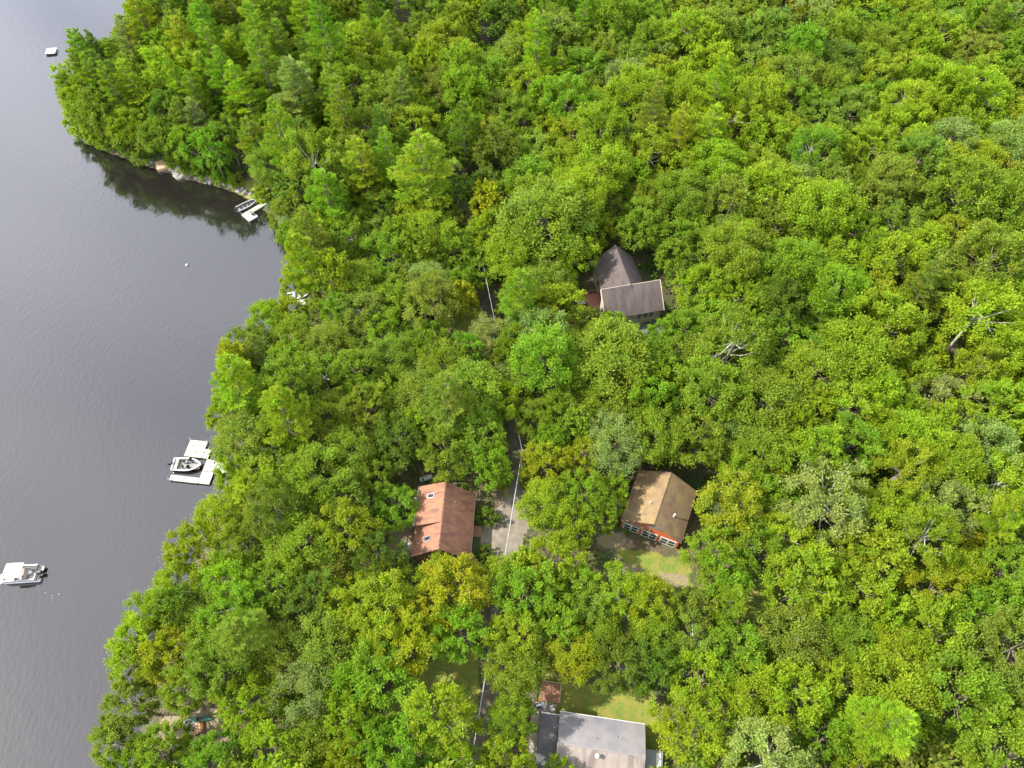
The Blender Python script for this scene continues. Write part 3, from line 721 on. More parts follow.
# --- utility poles and cable
def cable_pts(a, b, sag, n=14): return [tuple(Vector(a).lerp(Vector(b), k / n) - Vector((0, 0, 4 * sag * (k / n) * (1 - k / n)))) for k in range(n + 1)]
def pole(x, y, h, lab):
    z = gz(x, y); t = thing('utility_pole', (x, y, z), .15, lab, 'utility pole', 'utility poles along the track')
    MB().tube([(0, 0, -.8), (0, 0, h)], [.17, .12], 10).build('post', M['pale_bark'], t)
    ca = MB().box(0, 0, h - .5, 1.9, .1, .12).build('crossarm', M['grey_wood'], t)
    for k in (-.8, 0.25, .8): MB().tube([(k, 0, h - .44), (k, 0, h - .2)], [.06, .04], 6).build('insulator', M['white_trim'], ca)
    MB().tube([(.3, -.25, h - 1.6), (.3, -.25, h - .75)], .26, 10).build('transformer', M['grey_plastic'], t)
    return Vector((x, y, z + h))
pA = pole(1.6, 53.1, 8.4, 'pale wooden utility pole with transformer at the upper end of the gravel driveway')
pB = pole(-6.9, 101.5, 8.2, 'pale wooden utility pole among trees beside the forest track')
cb = MB().tube(cable_pts(pA - Vector((0, 0, .3)), (-6.3, 2.0, 10.2), .5, 20), .075, 6); tag(cb.build('overhead_cable', M['grey_plastic']), 'thick pale overhead cable running from the driveway pole down past the lane', 'cable')
cb = MB().tube(cable_pts(pA - Vector((0, 0, .3)), pB - Vector((0, 0, .3)), .8, 16), .05, 6); tag(cb.build('overhead_cable', M['alu']), 'thin overhead cable between the two poles through the forest gap', 'cable')

# --- propane tank, kayaks and things on the bare bank
p = at(426, 477, 4); t = thing('propane_tank', (p.x, p.y, gz(p.x, p.y)), .35, 'white propane tank on feet behind the red-roofed cabin', 'propane tank')
MB().tube([(-1.1, 0, .8), (-.95, 0, .8), (.95, 0, .8), (1.1, 0, .8)], [.25, .45, .45, .25], 14).build('tank', M['white_trim'], t, True)
for s in (-.6, .6): MB().box(s, 0, .17, .12, .6, .4).build('foot', M['metal'], t)
MB().tube([(0, 0, 1.2), (0, 0, 1.42)], .16, 8).build('valve_dome', M['metal'], t)

def kayak(px, py, rz, mm, lab):
    p = at(px, py, 2.6); z = gz(p.x, p.y)
    t = thing('kayak', (p.x, p.y, z), rz, lab, 'kayak', 'kayaks on the bank')
    mb = MB(); n = 11; m_ = 10; vs = []
    for i in range(n):
        u = -1 + 2 * i / (n - 1); w_ = .38 * (1 - abs(u) ** 2.4) + .02; h = .16 * (1 - abs(u) ** 3) + .05
        for k in range(m_):
            a = 2 * math.pi * k / m_; vs.append((u * 1.9, w_ * math.cos(a), .22 + h * math.sin(a) + .12 * u * u))
    fs = [(i * m_ + k, i * m_ + (k + 1) % m_, (i + 1) * m_ + (k + 1) % m_, (i + 1) * m_ + k) for i in range(n - 1) for k in range(m_)]
    fs += [tuple(range(m_)), tuple((n - 1) * m_ + k for k in range(m_))]
    mb.add(vs, fs).build('hull', M[mm], t, True)
    MB().box(-.1, 0, .41, .9, .46, .06).build('cockpit', M['black'], t); MB().box(-.45, 0, .5, .08, .4, .22).build('seat', M['black'], t)
kayak(187, 721, .12, 'grey_plastic', 'grey kayak lying on the bare brown bank by the lake shore')
kayak(199, 718, .05, 'green_plastic', 'green kayak lying on the bank behind the grey one')
p = at(197, 727, 2.6); t = thing('woodpile_tarp', (p.x, p.y, gz(p.x, p.y)), .3, 'rusty orange tarp over a low pile in front of the kayaks', 'tarp')
tarp = MB().prism([(-.8, -.1), (.8, -.1), (.62, .45), (.2, .62), (-.25, .56), (-.66, .4)], -.7, .7, lambda a, b, tt: (a, tt, b + .05 * math.sin(3 * a + 2 * tt))).build('cover', M['orange_plastic'], t)
lg = MB()
for k in range(4): lg.tube([(-.55 + .36 * k, -.95, .12), (-.55 + .36 * k, .95, .12)], .12, 7)
lg.build('log_pile', M['bark'], t)

# shrubs by the cabin wall
def shrub_mesh(seed):
    V, T, tb = broadleaf(seed, R=1.5, Rz=1.25, hc=1.15, nC=24, nS=9, nL=8, leaf=.22, clump=.42, spiky=.2, lobes=4, low=-.7)
    return crown_mesh('foliage', V, T, M['leaf']), tb.mesh('stem', M['bark'], True)
SHR = [shrub_mesh(s) for s in (71, 72)]
def shrub(px, py, s, col, lab, k=0, sy=1.0, z=4.6, group='clipped shrubs beside the cabin'):
    p = at(px, py, z); t = thing('shrub', (p.x, p.y, gz(p.x, p.y)), px * .37, lab, 'shrub', group); t.scale = (s, s * sy, s)
    c = link('foliage', SHR[k][0], t); c.color = (*COLS[col], 1); link('stem', SHR[k][1], t)
shrub(487, 516, 1.1, 'dark green', 'dark round shrub above the cabin door step', 0, 1.25)
shrub(485, 551, .85, 'dark green', 'dark round shrub below the cabin door step', 1)
for i, (px, py, s, col, lab) in enumerate([(203, 172, 1.7, 'bright green', 'big bright green shore shrub right of the large boulder'), (186, 168, 1.5, 'mid green', 'green shore shrub above the large boulder'), (222, 178, 1.6, 'bright green', 'bright green shore shrub above the rock line'), (143, 158, 1.5, 'mid green', 'green shore shrub left of the wooden landing'), (128, 150, 1.5, 'bright green', 'bright green shrub at the shallow brown shore of the point'), (82, 126, 2.3, 'yellow-green', 'large yellow-green shrub at the outer tip of the wooded point'), (90, 134, 2.2, 'mid green', 'large green shrub just inshore of the tip of the point'), (101, 139, 2.1, 'yellow-green', 'yellow-green shrub on the low bank of the point'), (114, 145, 1.9, 'mid green', 'mid green shrub on the low bank of the point'), (175, 163, 1.4, 'yellow-green', 'yellow-green shrub right of the wooden landing'), (236, 182, 1.2, 'yellow-green', 'low yellow-green shrub at the right end of the rock line'), (265, 196, 1.6, 'yellow-green', 'yellow-green shrub at the land end of the small dock'), (500, 478, 1.2, 'mid green', 'green shrub at the upper edge of the gravel driveway'), (531, 478, 1.3, 'mid green', 'green shrub right of the utility pole foot')]):
    shrub(px, py, s, col, lab, i % 2, 1.0, 1.6 if py < 300 else 4.4, 'shrubs along shore and driveway')

# ------------------------------------------------------------------ docks, boats, rocks
DK = thing('dock', (-54.0, 56.5, 0), R_(-7), 'white U-shaped floating dock with a bowrider moored inside, reaching under shore leaves', 'dock')
def section(par, u0, u1, v0, v1, m=None, top=.42):
    s = MB().box((u0 + u1) / 2, (v0 + v1) / 2, top - .06, u1 - u0 - .09, v1 - v0 - .09, .12).build('deck_section', m or M['white_deck'], par)
    MB().box((u0 + u1) / 2, (v0 + v1) / 2, top - .31, u1 - u0 - .25, v1 - v0 - .25, .38).build('float', M['grey_wood'], s)
for v in (.75, 1.85, 2.95): section(DK, -2.9, .35, v, v + 1.1)
section(DK, .35, 1.5, .75, 1.85); section(DK, .35, 1.5, 1.85, 2.6)
section(DK, 1.3, 3.4, -3.9, -1.6); section(DK, 1.3, 3.4, -1.6, .72)
section(DK, 3.4, 5.2, -1.5, .6); section(DK, 5.2, 7.2, -1.4, .5)
section(DK, -3.7, -1.2, -3.95, -2.85); section(DK, -1.2, 1.3, -3.95, -2.85)
for u, v in ((-2.8, 4.0), (.3, 4.0), (-3.6, -3.9), (3.3, .7)): MB().tube([(u, v, -1.4), (u, v, 1.0)], .06, 8).build('post', M['alu'], DK)
for u, v in ((-1.0, .95), (-2.6, -2.95)): MB().box(u, v, .47, .3, .08, .08).build('cleat', M['metal'], DK)

def hull(n_st, half, sheer, keel, L):
    """lofted open hull: rows of section points from one gunwale under the keel to the other"""
    vs, fs = [], []
    for i in range(n_st):
        f = i / (n_st - 1); w_, h, k = half(f), sheer(f), keel(f); x = -L / 2 + L * f
        for a, b in ((-1, 1), (-.93, .45), (-.55, .1), (0, 0), (.55, .1), (.93, .45), (1, 1)): vs.append((x, a * w_, k + (h - k) * b))
    for i in range(n_st - 1):
        for k in range(6): fs.append((i * 7 + k, i * 7 + k + 1, (i + 1) * 7 + k + 1, (i + 1) * 7 + k))
    fs.append(tuple(range(7)))
    return MB().add(vs, fs)

def gunwale(n_st, half, sheer, L, wid, up=.02):
    vs, fs = [], []
    for i in range(n_st):
        f = i / (n_st - 1); w_ = half(f); h = sheer(f) + up; x = -L / 2 + L * f; inn = max(w_ - wid, 0.0)
        for s in (-1, 1): vs += [(x, s * (w_ + .04), h), (x - (wid * .6 if f > .98 else 0), s * inn, h), (x - (wid * .6 if f > .98 else 0), s * inn, h - .1), (x, s * (w_ + .04), h - .1)]
    for i in range(n_st - 1):
        for s in (0, 4):
            for k in range(4): fs.append((i * 8 + s + k, i * 8 + s + (k + 1) % 4, (i + 1) * 8 + s + (k + 1) % 4, (i + 1) * 8 + s + k))
    return MB().add(vs, fs)

def outboard(par, x, z, s=1.0, mm='black'):
    o = MB().box(x - .35 * s, 0, z + .35 * s, .75 * s, .5 * s, .6 * s, 0, .8).build('outboard_motor', M[mm], par)
    MB().box(x - .28 * s, 0, z - .3 * s, .25 * s, .18 * s, .9 * s).build('drive_leg', M['boat_grey'], o)

def runabout(name, loc, rz, L, hw, lab, cat, dark=True, wide=.24):
    t = thing(name, loc, rz, lab, cat)
    half = lambda f: hw * (1 - max(0, (f - .45) / .55) ** 2.3) * (.93 + .07 * min(1, f * 3)) + .03
    sheer = lambda f: .62 + .22 * f * f; keel = lambda f: -.28 + .35 * max(0, f - .55) ** 1.5
    hull(17, half, sheer, keel, L).build('hull', M['boat_dark' if dark else 'boat_grey'], t, True)
    gunwale(17, half, sheer, L, wide).build('gunwale', M['boat_white' if dark else 'alu'], t)
    vs, fs = [], []
    for i in range(17):
        f = i / 16; x = -L / 2 + L * f; vs += [(x, -half(f) * .93, .2 + .05 * f), (x, half(f) * .93, .2 + .05 * f)]
        if i: fs.append((2 * i - 2, 2 * i - 1, 2 * i + 1, 2 * i))
    MB().add(vs, fs).build('floor', M['boat_grey'], t)
    return t
pa, pb = at(169, 464, .6), at(202, 465, .6); c_ = (pa + pb) / 2; L1 = (pb - pa).length - .7
b1 = runabout('bowrider_boat', (c_.x + .3, c_.y, .05), math.atan2(pb.y - pa.y, pb.x - pa.x), L1, 1.2, 'white bowrider with dark hull moored in the U-shaped dock, outboard raised', 'boat')
MB().box(-L1 / 2 + .12, 0, .55, .25, 2.2, .5).build('transom', M['boat_white'], b1)
for y in (-.5, .5):
    s = MB().box(-.35, y, .5, .55, .55, .5).build('seat', M['boat_tan'], b1); MB().box(-.62, y, .85, .1, .55, .4).build('seat_back', M['black'], s)
MB().box(-L1 / 2 + .65, 0, .45, .6, 1.9, .45).build('rear_bench', M['boat_tan'], b1)
for s in (-1, 1):
    MB().box(.45, s * .68, .6, .4, .6, .7).build('console', M['boat_white'], b1)
    MB().add([(.65, s * .35, .95), (.65, s * 1.08, .95), (.4, s * 1.02, 1.35), (.4, s * .38, 1.35), (.67, s * .35, .95), (.67, s * 1.08, .95), (.42, s * 1.02, 1.35), (.42, s * .38, 1.35)], [(0, 1, 2, 3), (7, 6, 5, 4), (0, 4, 5, 1), (1, 5, 6, 2), (2, 6, 7, 3), (3, 7, 4, 0)]).build('windshield', M['glass'], b1)
    MB().box(1.5, s * .62, .42, 1.5, .34, .35, -s * .25).build('bow_bench', M['boat_tan'], b1)
MB().tube([(.15, .55, .95), (.1, .55, 1.05)], .17, 10).build('steering_wheel', M['black'], b1)
outboard(b1, -L1 / 2, .5, 1.05)

p = at(23, 574, .6)
pt = thing('pontoon_boat', (p.x, p.y, .05), R_(4), 'white pontoon boat under a cream canopy drifting on open water at left', 'pontoon boat')
for s in (-1, 0, 1): MB().tube([(-2.95, s * .95, .18), (-2.55, s * .95, .05), (2.6, s * .95, .05), (2.75, s * .95, .1)], [.06, .33, .33, .25], 12).build('pontoon_tube', M['alu'], pt, True)
MB().box(-.05, 0, .44, 5.4, 2.5, .1).build('deck', M['boat_tan'], pt)
fence = (((-2.5, 1.2), (2.2, 1.2)), ((-2.5, -1.2), (2.2, -1.2)), ((-2.55, -1.1), (-2.55, -.4)), ((-2.55, .4), (-2.55, 1.1)), ((2.25, -1.1), (2.25, -.3)))
for (x0, y0), (x1, y1) in fence:
    f = MB().box((x0 + x1) / 2, (y0 + y1) / 2, .82, abs(x1 - x0) + .06, abs(y1 - y0) + .06, .55).build('fence_panel', M['boat_white'], pt)
    MB().box((x0 + x1) / 2, (y0 + y1) / 2, 1.13, abs(x1 - x0) + .1, abs(y1 - y0) + .1, .06).build('rail', M['alu'], f)
for x, y, sx, sy in ((-1.6, .85, 1.5, .6), (-1.6, -.85, 1.5, .6), (1.6, .85, 1.0, .6), (1.75, -.85, .7, .6)):
    s = MB().box(x, y, .7, sx, sy, .42).build('bench', M['boat_tan'], pt); MB().box(x, y + (.24 if y > 0 else -.24), 1.0, sx, .12, .3).build('back_cushion', M['boat_white'], s)
MB().box(.75, -.7, .85, .55, .7, .75).build('helm_console', M['boat_grey'], pt); MB().tube([(.5, -.7, 1.2), (.42, -.7, 1.25)], .18, 10).build('steering_wheel', M['black'], pt)
MB().tube([(1.2, .1, .5), (1.2, .1, .9)], .3, 10).build('table', M['boat_white'], pt)
cn = MB()
for i in range(9):
    f = i / 8; x = -1.9 + 2.7 * f; z = 2.35 + .16 * math.sin(math.pi * f)
    cn.v += [(x, -1.18, z - .05), (x, 0, z + .07), (x, 1.18, z - .05), (x, 1.18, z - .1), (x, 0, z + .02), (x, -1.18, z - .1)]
    if i: cn.f += [((i - 1) * 6 + k, (i - 1) * 6 + (k + 1) % 6, i * 6 + (k + 1) % 6, i * 6 + k) for k in range(6)]
cn.f += [(0, 1, 4, 5), (1, 2, 3, 4), (48, 53, 52, 49), (49, 52, 51, 50)]
cn.build('canopy', M['canvas'], pt)
for s in (-1, 1):
    for x in (-1.85, .75): MB().tube([(-.5, s * 1.2, .95), (x, s * 1.16, 2.28)], .03, 5).build('canopy_pole', M['alu'], pt)
outboard(pt, 3.0, .45, 1.0)
MB().box(2.65, .75, .45, .6, .7, .07).build('swim_step', M['boat_white'], pt)
p = at(2, 581, .2); t = thing('swim_mat', (p.x - .7, p.y, .03), R_(40), 'white floating swim mat cut by the left frame edge beside the pontoon boat', 'swim mat')
MB().box(0, 0, .04, 3.0, 1.5, .12).build('mat', M['foam'], t); MB().tube([(-1.5, -.75, .12), (-1.5, .75, .12)], .12, 8).build('pillow', M['foam'], t)

p = at(51, 51, .4); t = thing('swim_raft', (p.x, p.y, 0), R_(8), 'small square white swim raft floating alone at the top left', 'raft')
MB().box(0, 0, .42, 2.5, 2.5, .12).build('deck', M['foam'], t); MB().box(0, 0, .16, 2.3, 2.3, .4).build('float', M['black'], t); MB().box(1.3, 0, .3, .06, .5, .9).build('ladder', M['alu'], t)
p = at(187, 265, .1); t = thing('mooring_buoy', (p.x, p.y, 0), 0, 'tiny white mooring buoy alone on open water', 'buoy')
MB().tube([(0, 0, -.2), (0, 0, -.05), (0, 0, .15), (0, 0, .32), (0, 0, .4)], [.1, .3, .33, .2, .05], 12).build('float', M['foam'], t, True); MB().tube([(0, 0, .38), (0, 0, .6)], .03, 6).build('ring', M['metal'], t)
rq = random.Random(4)
pc = MB()
for k in range(9):
    p = at(51 + rq.gauss(0, 5), 597 + rq.gauss(0, 3.5), 0); r_ = rq.uniform(.03, .065)
    pc.tube([(p.x, p.y, -.05), (p.x, p.y, .04), (p.x, p.y, .07)], [r_, r_, r_ * .4], 7)
tag(pc.build('foam_patch', M['foam']), 'scatter of white foam flecks on the water below the pontoon boat', 'foam', kind='stuff')

# small dock with a narrow boat
D2 = thing('dock', (-57.0, 116.2, 0), R_(44), 'small L-shaped pale dock with a narrow silver boat at the rocky cove', 'dock')
section(D2, -1.2, 1.2, -1.7, 1.4); section(D2, 1.2, 3.4, .15, 1.4); section(D2, 3.4, 5.6, .2, 1.4)
for u, v in ((-1.1, -1.6), (1.1, -1.6), (-1.1, 1.3)): MB().tube([(u, v, -1.4), (u, v, .9)], .06, 8).build('post', M['alu'], D2)
MB().box(.55, -.2, .75, .5, .9, .5).build('bench', M['louvre'], D2)
b2 = runabout('motorboat', (-58.0, 119.2, .05), R_(37), 4.9, .85, 'narrow silver open boat with dark seats tied along the small L-shaped dock', 'boat', False, .14)
for x in (-1.5, -.6, .3, 1.2): MB().box(x, 0, .45, .45, 1.25, .12).build('seat', M['black'], b2)
outboard(b2, -2.45, .45, .75)

# dock and boat hidden in the leaves
p = at(304, 302, .4); D3 = thing('dock', (p.x, p.y, 0), R_(10), 'white dock glimpsed through shore leaves at the head of the cove', 'dock')
section(D3, -1.6, .8, -.8, .8); section(D3, .8, 3.2, -.8, .8)
p = at(299, 295, .6); b3 = runabout('motorboat', (p.x, p.y, .05), R_(12), 4.6, .95, 'small white boat mostly hidden by leaves beside the glimpsed white dock', 'boat', True, .25)
for x in (-1.0, .2): MB().box(x, 0, .45, .5, 1.3, .3).build('seat', M['boat_white'], b3)

# timber landing at the point
p = at(159, 167, .8); t = thing('landing', (p.x + .6, p.y + 1.2, 0), R_(25), 'tan timber landing ramp on the stony shore of the point', 'landing')
MB().box(0, 0, .62, 3.4, 3.0, .14).build('deck', M['tan_wood'], t); MB().box(0, -1.45, .3, 3.4, .14, .7).build('front_board', M['tan_wood'], t)
for u in (-1.5, 1.5): MB().box(u, -1.2, -.1, .18, .18, 1.3).build('post', M['grey_wood'], t)

def boulder(seed):
    bm = bmesh.new(); bmesh.ops.create_icosphere(bm, subdivisions=3, radius=1)
    for v in bm.verts:
        n = mnoise.noise(v.co * 1.1 + Vector((seed * 3.1, 0, 0))) * .35 + mnoise.noise(v.co * 2.9 + Vector((0, seed, 0))) * .14
        v.co *= 1 + n; v.co.z *= .62; v.co.z = max(v.co.z, -.35)
    me = bpy.data.meshes.new('boulder'); bm.to_mesh(me); bm.free(); me.materials.append(M['rock'])
    return me
BO = [boulder(s) for s in range(5)]
ROCKS = [(142, 160, .7), (148, 164, .6), (152, 162, .8), (170, 170, .55), (174, 172, .7), (181, 173, 1.9), (190, 175, 1.0), (197, 178, .6), (203, 178, 1.1), (208, 179, .8), (211, 182, .9), (214, 180, .7), (217, 179, 1.0), (219, 182, .6), (223, 181, .8), (226, 184, .9), (229, 182, .7), (232, 186, 1.0), (234, 183, 1.5), (237, 188, .8), (239, 191, .7), (243, 190, .6), (246, 193, .8), (251, 195, .5), (185, 170, .8), (206, 182, .5)]
ROCKS.sort()
NUM = ['leftmost', 'second', 'third', 'fourth', 'fifth', 'sixth', 'seventh', 'eighth', 'ninth', 'tenth', 'eleventh', 'twelfth', 'thirteenth', 'fourteenth', 'fifteenth', 'sixteenth', 'seventeenth', 'eighteenth', 'nineteenth', 'twentieth', 'twenty-first', 'twenty-second', 'twenty-third', 'twenty-fourth', 'twenty-fifth', 'rightmost']
for i, (px, py, s) in enumerate(ROCKS):
    p = at(px, py, .2); q = random.Random(i); o = link('boulder', BO[i % 5])
    o.location = (p.x, p.y, max(gz(p.x, p.y), -.1) + .12 * s); o.rotation_euler = (q.uniform(-.2, .2), q.uniform(-.2, .2), q.uniform(0, 6)); o.scale = (s * q.uniform(.8, 1.1), s * q.uniform(.7, 1), s * q.uniform(.7, 1))
    lab = 'largest pale grey boulder on the shore, standing in the water right of the landing' if s > 1.8 else f'pale grey boulder, {NUM[i]} from the left along the stony shore' if i not in (0, 25) else f'pale grey boulder, {NUM[i]} of the line along the stony shore'
    tag(o, lab, 'boulder', 'boulders along the shore')

